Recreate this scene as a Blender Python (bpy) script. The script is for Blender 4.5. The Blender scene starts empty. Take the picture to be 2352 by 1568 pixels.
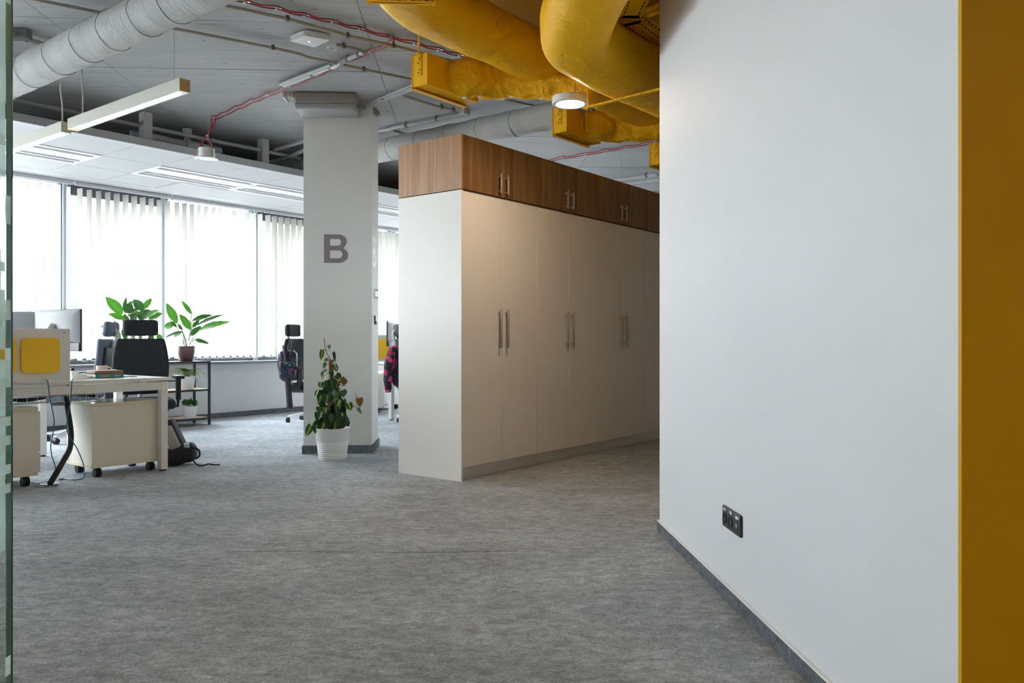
import bpy, bmesh, math, random
from mathutils import Vector, Matrix, noise

# ---------------------------------------------------------------- camera, world, light
F_PX, HC, HOR, CX, IMW = 1860.0, 1.04, 779.0, 1176.0, 2352.0
scene = bpy.context.scene
COL = scene.collection
cam_d = bpy.data.cameras.new('camera'); cam_d.sensor_width = 36; cam_d.lens = 36*F_PX/IMW
cam_d.shift_y = -(784-HOR)/IMW; cam_d.clip_start = 0.02; cam_d.clip_end = 200
cam = bpy.data.objects.new('camera', cam_d); COL.objects.link(cam)
cam.location = (0, 0, HC); cam.rotation_euler = (math.pi/2, 0, 0)
scene.camera = cam

world = bpy.data.worlds.new('sky'); scene.world = world; world.use_nodes = True
bgn = world.node_tree.nodes['Background']
bgn.inputs[0].default_value = (0.90, 0.95, 1.0, 1); bgn.inputs[1].default_value = 5.8

vs = scene.view_settings
vs.view_transform = 'Standard'; vs.look = 'None'; vs.gamma = 1; vs.exposure = 2.35
try: vs.use_curve_mapping = False
except Exception: pass
scene.cycles.max_bounces = 10; scene.cycles.diffuse_bounces = 6; scene.cycles.transparent_max_bounces = 16
scene.cycles.sample_clamp_indirect = 12

TH = math.atan((2620-CX)/F_PX)                # facade direction
UX, UY = math.sin(TH), math.cos(TH); NX, NY = -math.cos(TH), math.sin(TH)
PHI = math.pi/2-TH; PSI = math.radians(3.2)   # z rotations of the facade grid and the column grid
HCEIL = 3.2; BF = 9.61; ZB = 2.82             # ceiling, facade plane, bulkhead underside
SILL = 0.75

def P(x, y, z):                                # pixel on a horizontal plane
    Y = (HC-z)*F_PX/(y-HOR); return Vector(((x-CX)/F_PX*Y, Y, z))
def PY(x, y, Y):                               # pixel at a known depth
    return Vector(((x-CX)/F_PX*Y, Y, HC-(y-HOR)/F_PX*Y))
def FW(a, b, z=0): return Vector((a*UX+b*NX, a*UY+b*NY, z))
def AB(p): return (p[0]*UX+p[1]*UY, p[0]*NX+p[1]*NY)
def ONB(x, b):
    t = (x-CX)/F_PX; return b*(t*NY-NX)/(UX-t*UY)
VX, VY = -math.sin(PSI), math.cos(PSI)

# daylight portals in the window openings (they only guide sampling of the sky)
for a0, a1 in ((-6.2, 2.85), (2.9, 12.0)):
    l = bpy.data.lights.new('window_portal', 'AREA'); l.shape = 'RECTANGLE'
    l.size = a1-a0; l.size_y = 2.1; l.cycles.is_portal = True
    o = bpy.data.objects.new('window_portal', l); COL.objects.link(o)
    o.location = FW((a0+a1)/2, BF+0.16, 1.78)
    o.rotation_euler = (math.pi/2, 0, PHI+math.pi) if False else (-math.pi/2, 0, PHI)

# ---------------------------------------------------------------- materials
MATS = {}
def new_mat(name):
    m = bpy.data.materials.new(name); m.use_nodes = True; MATS[name] = m
    nt = m.node_tree; return m, nt, nt.nodes['Principled BSDF']
def lnk(nt, a, b): nt.links.new(a, b)
def mat(name, col, rough=0.5, metal=0.0, emit=None, es=0, noise_amt=0.0, nscale=20, bump=0.0, bscale=60, spec=None, coat=0):
    m, nt, p = new_mat(name)
    p.inputs['Base Color'].default_value = (*col, 1); p.inputs['Roughness'].default_value = rough
    p.inputs['Metallic'].default_value = metal
    if spec is not None: p.inputs['Specular IOR Level'].default_value = spec
    if coat: p.inputs['Coat Weight'].default_value = coat
    if emit: p.inputs['Emission Color'].default_value = (*emit, 1); p.inputs['Emission Strength'].default_value = es
    if noise_amt or bump: tc = nt.nodes.new('ShaderNodeTexCoord')
    if noise_amt:
        t = nt.nodes.new('ShaderNodeTexNoise'); t.inputs['Scale'].default_value = nscale; t.inputs['Detail'].default_value = 4
        lnk(nt, tc.outputs['Object'], t.inputs['Vector'])
        r = nt.nodes.new('ShaderNodeMix'); r.data_type = 'RGBA'
        r.inputs['A'].default_value = (*[c*(1-noise_amt) for c in col], 1); r.inputs['B'].default_value = (*[min(1, c*(1+noise_amt)) for c in col], 1)
        lnk(nt, t.outputs['Fac'], r.inputs['Factor']); lnk(nt, r.outputs['Result'], p.inputs['Base Color'])
    if bump:
        t2 = nt.nodes.new('ShaderNodeTexNoise'); t2.inputs['Scale'].default_value = bscale; t2.inputs['Detail'].default_value = 5
        lnk(nt, tc.outputs['Object'], t2.inputs['Vector'])
        b = nt.nodes.new('ShaderNodeBump'); b.inputs['Strength'].default_value = bump; b.inputs['Distance'].default_value = 0.02
        lnk(nt, t2.outputs['Fac'], b.inputs['Height']); lnk(nt, b.outputs['Normal'], p.inputs['Normal'])
    return m
def ramp(nt, stops):
    r = nt.nodes.new('ShaderNodeValToRGB'); cr = r.color_ramp
    while len(cr.elements) < len(stops): cr.elements.new(0.5)
    for e, (pos, c) in zip(cr.elements, stops): e.position = pos; e.color = (*c, 1)
    return r
def tex_noise(nt, vec, scale, detail=4, rough=0.5, dist=0.0):
    t = nt.nodes.new('ShaderNodeTexNoise'); t.inputs['Scale'].default_value = scale; t.inputs['Detail'].default_value = detail
    t.inputs['Roughness'].default_value = rough; t.inputs['Distortion'].default_value = dist
    lnk(nt, vec, t.inputs['Vector']); return t
def mapping(nt, scale=(1, 1, 1), rot=(0, 0, 0), coord='Object'):
    tc = nt.nodes.new('ShaderNodeTexCoord'); mp = nt.nodes.new('ShaderNodeMapping')
    mp.inputs['Scale'].default_value = scale; mp.inputs['Rotation'].default_value = rot
    lnk(nt, tc.outputs[coord], mp.inputs['Vector']); return mp.outputs['Vector']
def mixrgb(nt, fac, a, b, mode='MIX'):
    r = nt.nodes.new('ShaderNodeMix'); r.data_type = 'RGBA'; r.blend_type = mode
    for s, v in (('Factor', fac), ('A', a), ('B', b)):
        if isinstance(v, (int, float)): r.inputs[s].default_value = v
        elif isinstance(v, tuple): r.inputs[s].default_value = (*v, 1)
        else: lnk(nt, v, r.inputs[s])
    return r.outputs['Result']

def mat_carpet(name, base, contrast=1.0, streak=True):
    m, nt, p = new_mat(name); p.inputs['Roughness'].default_value = 0.95; p.inputs['Specular IOR Level'].default_value = 0.1
    v1 = mapping(nt, (5, 8, 8) if streak else (14, 14, 14), (0, 0, 0.05)); n1 = tex_noise(nt, v1, 2.2, 6, 0.75, 0.5)
    v2 = mapping(nt, (1, 1.7, 1)); n2 = tex_noise(nt, v2, 1.3, 4, 0.6)
    v3 = mapping(nt, (90, 130, 110), (0, 0, 0.08)); n3 = tex_noise(nt, v3, 1.0, 4, 0.75, 0.6)
    v4 = mapping(nt, (20, 36, 30), (0, 0, -0.1)); n4 = tex_noise(nt, v4, 1.0, 3, 0.7, 0.8)
    lo = tuple(c*(1-0.20*contrast) for c in base); hi = tuple(c*(1+0.22*contrast) for c in base)
    r = ramp(nt, [(0.36, lo), (0.5, base), (0.62, hi)]); lnk(nt, n1.outputs['Fac'], r.inputs['Fac'])
    r2 = ramp(nt, [(0.35, (0.84, 0.84, 0.84)), (0.65, (1.1, 1.1, 1.1))]); lnk(nt, n2.outputs['Fac'], r2.inputs['Fac'])
    r3 = ramp(nt, [(0.34, (0.60, 0.60, 0.60)), (0.66, (1.38, 1.38, 1.38))]); lnk(nt, n3.outputs['Fac'], r3.inputs['Fac'])
    r4 = ramp(nt, [(0.34, (0.80, 0.80, 0.80)), (0.64, (1.16, 1.16, 1.16))]); lnk(nt, n4.outputs['Fac'], r4.inputs['Fac'])
    c = mixrgb(nt, 1.0, r.outputs['Color'], r2.outputs['Color'], 'MULTIPLY'); c = mixrgb(nt, 0.85, c, r3.outputs['Color'], 'MULTIPLY'); c = mixrgb(nt, 1.0, c, r4.outputs['Color'], 'MULTIPLY')
    lnk(nt, c, p.inputs['Base Color'])
    b = nt.nodes.new('ShaderNodeBump'); b.inputs['Strength'].default_value = 0.7; b.inputs['Distance'].default_value = 0.008
    lnk(nt, n3.outputs['Fac'], b.inputs['Height']); lnk(nt, b.outputs['Normal'], p.inputs['Normal'])
def mat_concrete(name, base):
    m, nt, p = new_mat(name); p.inputs['Roughness'].default_value = 0.75
    v1 = mapping(nt, (0.7, 16, 1)); n1 = tex_noise(nt, v1, 1.6, 6, 0.65)
    v2 = mapping(nt, (1.0, 5, 1)); n2 = tex_noise(nt, v2, 9, 3, 0.5)
    v3 = mapping(nt, (3, 40, 1)); n3 = tex_noise(nt, v3, 1.0, 2, 0.5)
    r = ramp(nt, [(0.3, tuple(c*0.80 for c in base)), (0.55, base), (0.75, tuple(c*1.10 for c in base))]); lnk(nt, n1.outputs['Fac'], r.inputs['Fac'])
    r2 = ramp(nt, [(0.27, (0.25, 0.24, 0.23)), (0.34, (1, 1, 1))]); lnk(nt, n2.outputs['Fac'], r2.inputs['Fac'])
    c = mixrgb(nt, 1.0, r.outputs['Color'], r2.outputs['Color'], 'MULTIPLY')
    lnk(nt, c, p.inputs['Base Color'])
    b = nt.nodes.new('ShaderNodeBump'); b.inputs['Strength'].default_value = 0.35; b.inputs['Distance'].default_value = 0.01
    lnk(nt, n3.outputs['Fac'], b.inputs['Height']); lnk(nt, b.outputs['Normal'], p.inputs['Normal'])
def mat_wood(name, dark, light, scale=1.0):
    m, nt, p = new_mat(name); p.inputs['Roughness'].default_value = 0.45
    v = mapping(nt, (9*scale, 9*scale, 0.35*scale)); n1 = tex_noise(nt, v, 2.0, 5, 0.6, 0.35)
    v2 = mapping(nt, (90*scale, 90*scale, 1.6*scale)); n2 = tex_noise(nt, v2, 1.5, 3, 0.6)
    r = ramp(nt, [(0.28, dark), (0.5, tuple((a+b)/2 for a, b in zip(dark, light))), (0.7, light)]); lnk(nt, n1.outputs['Fac'], r.inputs['Fac'])
    r2 = ramp(nt, [(0.3, (0.74, 0.72, 0.7)), (0.65, (1.08, 1.08, 1.08))]); lnk(nt, n2.outputs['Fac'], r2.inputs['Fac'])
    lnk(nt, mixrgb(nt, 1.0, r.outputs['Color'], r2.outputs['Color'], 'MULTIPLY'), p.inputs['Base Color'])
def mat_leaf(name, green, mid, stripe=0.10, trans=0.25):
    m, nt, p = new_mat(name); p.inputs['Roughness'].default_value = 0.38
    tc = nt.nodes.new('ShaderNodeTexCoord'); sp = nt.nodes.new('ShaderNodeSeparateXYZ'); lnk(nt, tc.outputs['Generated'], sp.inputs[0])
    mt = nt.nodes.new('ShaderNodeMath'); mt.operation = 'SUBTRACT'; mt.inputs[1].default_value = 0.5; lnk(nt, sp.outputs['Y'], mt.inputs[0])
    ab = nt.nodes.new('ShaderNodeMath'); ab.operation = 'ABSOLUTE'; lnk(nt, mt.outputs[0], ab.inputs[0])
    nz = tex_noise(nt, tc.outputs['Object'], 30, 3)
    ad = nt.nodes.new('ShaderNodeMath'); ad.operation = 'MULTIPLY_ADD'; ad.inputs[1].default_value = 0.12; lnk(nt, nz.outputs['Fac'], ad.inputs[0]); lnk(nt, ab.outputs[0], ad.inputs[2])
    r = ramp(nt, [(stripe*0.6+0.05, mid), (stripe+0.07, green)]); lnk(nt, ad.outputs[0], r.inputs['Fac'])
    lnk(nt, r.outputs['Color'], p.inputs['Base Color'])
    tr = nt.nodes.new('ShaderNodeBsdfTranslucent'); lnk(nt, r.outputs['Color'], tr.inputs['Color'])
    mx = nt.nodes.new('ShaderNodeMixShader'); mx.inputs[0].default_value = trans
    out = nt.nodes['Material Output']; lnk(nt, p.outputs[0], mx.inputs[1]); lnk(nt, tr.outputs[0], mx.inputs[2]); lnk(nt, mx.outputs[0], out.inputs['Surface'])
def mat_fabric_trans(name, col, t):
    m, nt, p = new_mat(name); p.inputs['Base Color'].default_value = (*col, 1); p.inputs['Roughness'].default_value = 0.9
    tr = nt.nodes.new('ShaderNodeBsdfTranslucent'); tr.inputs['Color'].default_value = (*col, 1)
    mx = nt.nodes.new('ShaderNodeMixShader'); mx.inputs[0].default_value = t
    out = nt.nodes['Material Output']; lnk(nt, p.outputs[0], mx.inputs[1]); lnk(nt, tr.outputs[0], mx.inputs[2]); lnk(nt, mx.outputs[0], out.inputs['Surface'])
def mat_pane(name, tint=(1, 1, 1), gloss=0.06):
    m, nt, p = new_mat(name); nt.nodes.remove(p)
    t = nt.nodes.new('ShaderNodeBsdfTransparent'); t.inputs[0].default_value = (*tint, 1)
    g = nt.nodes.new('ShaderNodeBsdfGlossy'); g.inputs['Roughness'].default_value = 0.02
    mx = nt.nodes.new('ShaderNodeMixShader'); mx.inputs[0].default_value = gloss
    lnk(nt, t.outputs[0], mx.inputs[1]); lnk(nt, g.outputs[0], mx.inputs[2]); lnk(nt, mx.outputs[0], nt.nodes['Material Output'].inputs['Surface'])
def mat_patches(name, stops, scale=14, rough=0.6, sheen=0):
    m, nt, p = new_mat(name); p.inputs['Roughness'].default_value = rough
    v = nt.nodes.new('ShaderNodeTexVoronoi'); v.inputs['Scale'].default_value = scale
    tc = nt.nodes.new('ShaderNodeTexCoord'); lnk(nt, tc.outputs['Object'], v.inputs['Vector'])
    s = nt.nodes.new('ShaderNodeSeparateColor'); lnk(nt, v.outputs['Color'], s.inputs[0])
    r = ramp(nt, stops); r.color_ramp.interpolation = 'CONSTANT'; lnk(nt, s.outputs[0], r.inputs['Fac']); lnk(nt, r.outputs['Color'], p.inputs['Base Color'])

mat_carpet('carpet', (0.385, 0.408, 0.435))
mat_carpet('carpet_strip', (0.150, 0.165, 0.180), 1.1, False)
mat_concrete('concrete', (0.44, 0.435, 0.43))
mat('dark_slab', (0.10, 0.10, 0.10), 0.9)
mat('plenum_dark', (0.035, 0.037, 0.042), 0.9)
mat('wall_white', (0.685, 0.69, 0.705), 0.6, noise_amt=0.012, nscale=3, bump=0.02, bscale=160)
mat('wall_column', (0.70, 0.70, 0.68), 0.65, noise_amt=0.012, nscale=3, bump=0.02, bscale=160)
mat('wall_grey', (0.66, 0.67, 0.68), 0.7)
mat('ext_plaster', (0.80, 0.80, 0.78), 0.9)
mat('ext_window', (0.05, 0.052, 0.055), 0.6, spec=0.1)
mat('ext_ground', (0.10, 0.10, 0.10), 0.9)
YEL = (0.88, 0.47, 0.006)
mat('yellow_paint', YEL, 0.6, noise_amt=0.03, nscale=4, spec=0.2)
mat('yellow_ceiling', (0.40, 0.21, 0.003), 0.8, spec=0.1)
mat('yellow_wall', (0.66, 0.345, 0.002), 0.5, spec=0.2, noise_amt=0.02, nscale=3)
def mat_wrap(name, col, rough, stretch, big, fine, strength, dist=0.03):
    m, nt, p = new_mat(name); p.inputs['Roughness'].default_value = rough; p.inputs['Specular IOR Level'].default_value = 0.2
    v = mapping(nt, stretch); n1 = tex_noise(nt, v, big, 3, 0.55, 0.8); n2 = tex_noise(nt, v, fine, 4, 0.6, 1.2)
    def ridge(n):
        a = nt.nodes.new('ShaderNodeMath'); a.operation = 'SUBTRACT'; a.inputs[1].default_value = 0.5; lnk(nt, n.outputs['Fac'], a.inputs[0])
        b = nt.nodes.new('ShaderNodeMath'); b.operation = 'ABSOLUTE'; lnk(nt, a.outputs[0], b.inputs[0])
        c = nt.nodes.new('ShaderNodeMath'); c.operation = 'MULTIPLY'; c.inputs[1].default_value = -2.0; lnk(nt, b.outputs[0], c.inputs[0]); return c
    r1, r2 = ridge(n1), ridge(n2)
    ad = nt.nodes.new('ShaderNodeMath'); ad.operation = 'MULTIPLY_ADD'; ad.inputs[1].default_value = 0.35; lnk(nt, r2.outputs[0], ad.inputs[0]); lnk(nt, r1.outputs[0], ad.inputs[2])
    b = nt.nodes.new('ShaderNodeBump'); b.inputs['Strength'].default_value = strength; b.inputs['Distance'].default_value = dist
    lnk(nt, ad.outputs[0], b.inputs['Height']); lnk(nt, b.outputs['Normal'], p.inputs['Normal'])
    n3 = tex_noise(nt, v, big*0.7, 2); c = mixrgb(nt, n3.outputs['Fac'], tuple(x*0.92 for x in col), tuple(min(1, x*1.06) for x in col)); lnk(nt, c, p.inputs['Base Color'])
mat_wrap('yellow_foil', (0.92, 0.48, 0.006), 0.42, (1, 1, 1), 6.5, 24, 0.75, 0.03)
mat_wrap('yellow_smooth', (0.88, 0.465, 0.005), 0.47, (1, 1, 1), 2.6, 11, 0.7, 0.028)
mat('yellow_felt', (0.95, 0.58, 0.03), 0.85, bump=0.1, bscale=300)
mat('slot_dark', (0.03, 0.02, 0.005), 0.9)
mat('bulk_white', (0.62, 0.62, 0.62), 0.6)
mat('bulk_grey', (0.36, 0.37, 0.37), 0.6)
mat('tile_white', (0.60, 0.60, 0.60), 0.7, bump=0.05, bscale=300)
mat('light_panel', (0.72, 0.73, 0.74), 0.28, metal=0.6)
mat('light_frame', (0.9, 0.9, 0.9), 0.3)
mat('steel', (0.62, 0.63, 0.64), 0.3, metal=1.0)
mat('chrome', (0.80, 0.81, 0.83), 0.15, metal=1.0)
mat('alu_handle', (0.46, 0.43, 0.39), 0.45, metal=0.5)
mat('frame_dark', (0.10, 0.115, 0.135), 0.4)
mat('frame_daylit', (0.36, 0.42, 0.50), 0.4)  # paler copy of the frame colour, with daylight on the reveal put in
mat('sill_grey', (0.23, 0.24, 0.25), 0.35)
mat_fabric_trans('blind_fabric', (0.52, 0.505, 0.46), 0.08)
mat('plastic_white', (0.78, 0.78, 0.77), 0.4)
mat('plastic_chain', (0.8, 0.8, 0.8), 0.4)
mat_pane('pane_glass', (0.97, 0.99, 1.0), 0.05)
mat_pane('green_glass', (0.88, 0.94, 0.92), 0.06)
mat('glass_edge', (0.03, 0.09, 0.08), 0.15)
mat('glass_bevel', (0.26, 0.40, 0.37), 0.2)
def mat_film(name, col, clear):
    m, nt, p = new_mat(name); p.inputs['Base Color'].default_value = (*col, 1); p.inputs['Roughness'].default_value = 0.7
    tr = nt.nodes.new('ShaderNodeBsdfTranslucent'); tr.inputs['Color'].default_value = (*col, 1); tp = nt.nodes.new('ShaderNodeBsdfTransparent')
    m1 = nt.nodes.new('ShaderNodeMixShader'); m1.inputs[0].default_value = 0.6; m2 = nt.nodes.new('ShaderNodeMixShader'); m2.inputs[0].default_value = clear
    lnk(nt, p.outputs[0], m1.inputs[1]); lnk(nt, tr.outputs[0], m1.inputs[2]); lnk(nt, m1.outputs[0], m2.inputs[1]); lnk(nt, tp.outputs[0], m2.inputs[2]); lnk(nt, m2.outputs[0], nt.nodes['Material Output'].inputs['Surface'])
mat_film('frost_film', (0.82, 0.88, 0.86), 0.25)
mat_film('frost_light', (0.80, 0.86, 0.84), 0.45)
mat('ward_white', (0.80, 0.765, 0.71), 0.42)
mat('ward_door_warmlit', (0.78, 0.72, 0.66), 0.42)  # warm light on the white doors and plinth is put into the colour
mat('ward_gap', (0.10, 0.07, 0.05), 0.8)
mat_wood('walnut', (0.125, 0.056, 0.020), (0.30, 0.155, 0.065))
mat_wood('walnut_end_lit', (0.36, 0.178, 0.080), (0.53, 0.295, 0.145))  # lighter walnut copy: window light on the end panel put into colour
mat_wood('oak', (0.45, 0.30, 0.18), (0.60, 0.43, 0.28), 1.5)
mat('desk_white', (0.76, 0.745, 0.70), 0.4)
mat('desk_metal', (0.74, 0.735, 0.70), 0.4)
mat('ped_cream', (0.72, 0.69, 0.59), 0.45)
mat('ped_edge', (0.72, 0.64, 0.48), 0.5)
mat('ped_top', (0.70, 0.69, 0.66), 0.15)
mat('black_plastic', (0.012, 0.012, 0.014), 0.45)
mat('black_fabric', (0.018, 0.021, 0.027), 0.85, bump=0.1, bscale=400)
mat('fabric_bluelit', (0.085, 0.105, 0.145), 0.7, bump=0.1, bscale=400)  # dark chair fabric with blue window light put into the colour
mat('black_metal', (0.018, 0.018, 0.020), 0.45)
mat('grey_plastic', (0.45, 0.46, 0.47), 0.45)
mat('monitor_back', (0.24, 0.25, 0.265), 0.45)
mat('monitor_dark', (0.02, 0.022, 0.025), 0.3)
mat('screen_white', (0.74, 0.74, 0.72), 0.5)
mat_wrap('duct_grey', (0.47, 0.465, 0.44), 0.6, (1.0, 2.2, 0.6), 5, 17, 0.5, 0.016)
mat('duct_seam', (0.30, 0.295, 0.28), 0.7)
mat('pipe_grey', (0.42, 0.385, 0.345), 0.5)
mat('pipe_light', (0.52, 0.52, 0.51), 0.45)
mat('pipe_white', (0.42, 0.42, 0.42), 0.5)
mat('conduit_clip', (0.16, 0.155, 0.15), 0.5)
mat('red_cable', (0.34, 0.010, 0.018), 0.45)
mat('grey_cable', (0.25, 0.25, 0.25), 0.5)
mat('clip_metal', (0.65, 0.66, 0.66), 0.3, metal=0.9)
mat('jbox_brown', (0.30, 0.275, 0.25), 0.5)
mat('jbox_grey', (0.36, 0.36, 0.355), 0.5)
mat('beige_box', (0.62, 0.55, 0.45), 0.5)
mat('lamp_white', (0.80, 0.79, 0.76), 0.4)
mat('led_warm', (1, 1, 1), 0.5, emit=(1.0, 0.80, 0.58), es=40)
mat('led_white', (1, 1, 1), 0.5, emit=(1.0, 0.97, 0.92), es=5)
mat('led_tube', (1, 1, 1), 0.5, emit=(1.0, 0.975, 0.95), es=2.5)
mat('led_blue', (0.1, 0.2, 1.0), 0.5, emit=(0.1, 0.25, 1.0), es=6)
mat('pendant_body', (0.60, 0.585, 0.49), 0.45)
mat('pendant_end_warmlit', (0.55, 0.41, 0.22), 0.5)  # grey-beige end cap, browned by warm light put into the colour
mat('louver', (0.55, 0.56, 0.57), 0.25, metal=1.0)
mat('letter_mauve', (0.235, 0.195, 0.225), 0.6)
mat('letter_white', (0.88, 0.88, 0.88), 0.5)
mat('socket_black', (0.030, 0.032, 0.036), 0.4)
mat('label_white', (0.82, 0.84, 0.86), 0.5)
mat('print_grey', (0.35, 0.36, 0.38), 0.6)
mat('blue_cable', (0.005, 0.13, 0.30), 0.4)
mat('pot_white', (0.80, 0.80, 0.79), 0.35)
mat('pot_brown', (0.16, 0.085, 0.075), 0.18)
mat('soil', (0.05, 0.035, 0.025), 0.95, bump=0.6, bscale=90)
mat('moss_pole', (0.14, 0.065, 0.030), 0.95, noise_amt=0.35, nscale=60, bump=0.9, bscale=120)
mat('stem_brown', (0.25, 0.14, 0.05), 0.6)
mat('stem_green', (0.16, 0.28, 0.05), 0.5)
mat_leaf('leaf_lily', (0.055, 0.20, 0.018), (0.10, 0.28, 0.035), 0.03, 0.42)
mat_leaf('leaf_lily_dark', (0.030, 0.11, 0.020), (0.055, 0.16, 0.03), 0.03, 0.30)
mat_leaf('leaf_philo', (0.010, 0.050, 0.012), (0.022, 0.085, 0.016), 0.03, 0.15)
mat_leaf('leaf_philo_lime', (0.022, 0.085, 0.010), (0.28, 0.42, 0.05), 0.13, 0.2)
mat_leaf('leaf_rust', (0.22, 0.09, 0.015), (0.13, 0.12, 0.02), 0.05, 0.2)
mat_leaf('leaf_fern', (0.17, 0.33, 0.03), (0.24, 0.40, 0.05), 0.05, 0.35)
mat_leaf('leaf_small', (0.04, 0.14, 0.02), (0.06, 0.18, 0.03), 0.05, 0.25)
mat('mug_pink', (0.62, 0.44, 0.40), 0.35)
mat('book_teal', (0.03, 0.26, 0.31), 0.5)
mat('book_page', (0.75, 0.72, 0.65), 0.8)
mat('leather_brown', (0.24, 0.10, 0.045), 0.55, bump=0.2, bscale=150)
mat('print_orange', (0.75, 0.22, 0.10), 0.6)
mat('paper', (0.82, 0.83, 0.84), 0.7)
mat('kraft', (0.50, 0.37, 0.20), 0.7)
mat('cable_white', (0.72, 0.72, 0.72), 0.4)
mat('bag_grey', (0.30, 0.29, 0.28), 0.8)
mat_patches('sequin', [(0, (0.01, 0.012, 0.02)), (0.5, (0.02, 0.22, 0.17)), (0.66, (0.16, 0.02, 0.08)), (0.82, (0.02, 0.03, 0.16)), (0.93, (0.01, 0.012, 0.02))], 42, 0.35)
mat_patches('jacket_print', [(0, (0.012, 0.010, 0.02)), (0.50, (0.30, 0.012, 0.07)), (0.72, (0.012, 0.010, 0.02)), (0.86, (0.50, 0.03, 0.13))], 22, 0.8)

# ---------------------------------------------------------------- mesh helpers
def B(): return bmesh.new()
def _addv(bm, vs, fs, M=None):
    bv = [bm.verts.new(M @ Vector(v) if M else Vector(v)) for v in vs]
    for f in fs:
        try: bm.faces.new([bv[i] for i in f])
        except ValueError: pass
    return bv
def box(bm, x0, x1, y0, y1, z0, z1, M=None):
    v = [(x0, y0, z0), (x1, y0, z0), (x1, y1, z0), (x0, y1, z0), (x0, y0, z1), (x1, y0, z1), (x1, y1, z1), (x0, y1, z1)]
    _addv(bm, v, [(0, 3, 2, 1), (4, 5, 6, 7), (0, 1, 5, 4), (1, 2, 6, 5), (2, 3, 7, 6), (3, 0, 4, 7)], M); return bm
def cbox(bm, c, s, M=None):
    return box(bm, c[0]-s[0]/2, c[0]+s[0]/2, c[1]-s[1]/2, c[1]+s[1]/2, c[2]-s[2]/2, c[2]+s[2]/2, M)
def merge(bm, other, M=None):
    me = bpy.data.meshes.new('tmp'); other.to_mesh(me); other.free()
    if M: me.transform(M)
    bm.from_mesh(me); bpy.data.meshes.remove(me); return bm
def rbox(bm, x0, x1, y0, y1, z0, z1, r, seg=2, M=None):
    b = box(B(), x0, x1, y0, y1, z0, z1)
    bmesh.ops.bevel(b, geom=b.edges[:]+b.verts[:], offset=r, segments=seg, profile=0.5, affect='EDGES')
    return merge(bm, b, M)
def frame_of(d):
    d = d.normalized(); up = Vector((0, 0, 1)) if abs(d.z) < 0.95 else Vector((1, 0, 0))
    s = d.cross(up).normalized(); return s, s.cross(d).normalized()
def tube(bm, pts, r, seg=8, cap=True, smooth=None, radii=None):
    pts = [Vector(p) for p in pts]
    if smooth: pts = spline(pts, smooth)
    rings = []; n = len(pts); s0 = None
    for i, p in enumerate(pts):
        d = (pts[min(i+1, n-1)]-pts[max(i-1, 0)])
        if d.length < 1e-9: d = Vector((0, 0, 1))
        if s0 is None: s, w = frame_of(d)
        else:
            s = (s0-d.normalized()*s0.dot(d.normalized()));  s = s.normalized() if s.length > 1e-6 else frame_of(d)[0]; w = s.cross(d.normalized()).normalized()
        s0 = s; rr = radii[int(i*len(radii)/n)] if radii else r
        rings.append([bm.verts.new(p+s*math.cos(2*math.pi*k/seg)*rr+w*math.sin(2*math.pi*k/seg)*rr) for k in range(seg)])
    for a, b in zip(rings, rings[1:]):
        for k in range(seg): bm.faces.new((a[k], a[(k+1) % seg], b[(k+1) % seg], b[k]))
    if cap:
        bm.faces.new(rings[0]); bm.faces.new(rings[-1][::-1])
    return bm
def spline(pts, sub=6):
    out = []; n = len(pts)
    for i in range(n-1):
        p0, p1, p2, p3 = pts[max(i-1, 0)], pts[i], pts[i+1], pts[min(i+2, n-1)]
        for k in range(sub):
            t = k/sub; out.append(0.5*((2*p1)+(p2-p0)*t+(2*p0-5*p1+4*p2-p3)*t*t+(3*p1-p0-3*p2+p3)*t**3))
    out.append(pts[-1]); return out
def cyl(bm, p0, p1, r, r2=None, seg=16):
    p0, p1 = Vector(p0), Vector(p1); s, w = frame_of(p1-p0); r2 = r if r2 is None else r2
    a = [bm.verts.new(p0+(s*math.cos(2*math.pi*k/seg)+w*math.sin(2*math.pi*k/seg))*r) for k in range(seg)]
    b = [bm.verts.new(p1+(s*math.cos(2*math.pi*k/seg)+w*math.sin(2*math.pi*k/seg))*r2) for k in range(seg)]
    for k in range(seg): bm.faces.new((a[k], a[(k+1) % seg], b[(k+1) % seg], b[k]))
    bm.faces.new(a[::-1]); bm.faces.new(b); return bm
def lathe(bm, prof, seg=32, M=None, closed=False):
    rings = []
    for r, z in prof:
        if r < 1e-6:
            v = Vector((0, 0, z)); rings.append([bm.verts.new(M @ v if M else v)])
        else:
            rr = []
            for k in range(seg):
                v = Vector((r*math.cos(2*math.pi*k/seg), r*math.sin(2*math.pi*k/seg), z)); rr.append(bm.verts.new(M @ v if M else v))
            rings.append(rr)
    pairs = list(zip(rings, rings[1:]))
    if closed: pairs.append((rings[-1], rings[0]))
    for a, b in pairs:
        for k in range(seg):
            k2 = (k+1) % seg
            if len(a) == 1 and len(b) == 1: continue
            if len(a) == 1: bm.faces.new((a[0], b[k], b[k2]))
            elif len(b) == 1: bm.faces.new((a[k], b[0], a[k2]))
            else: bm.faces.new((a[k], b[k], b[k2], a[k2]))
    return bm
def prism(bm, poly, z0, z1, M=None):
    n = len(poly); v = [(x, y, z0) for x, y in poly]+[(x, y, z1) for x, y in poly]
    f = [tuple(range(n))[::-1], tuple(range(n, 2*n))]+[(i, (i+1) % n, n+(i+1) % n, n+i) for i in range(n)]
    _addv(bm, v, f, M); return bm
def rrect(w, h, r, seg=6, cx=0, cy=0):
    out = []
    for sx, sy, a0 in ((1, 1, 0), (-1, 1, 90), (-1, -1, 180), (1, -1, 270)):
        for k in range(seg+1):
            a = math.radians(a0+90*k/seg); out.append((cx+sx*(w/2-r)+r*math.cos(a), cy+sy*(h/2-r)+r*math.sin(a)))
    return out
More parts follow.
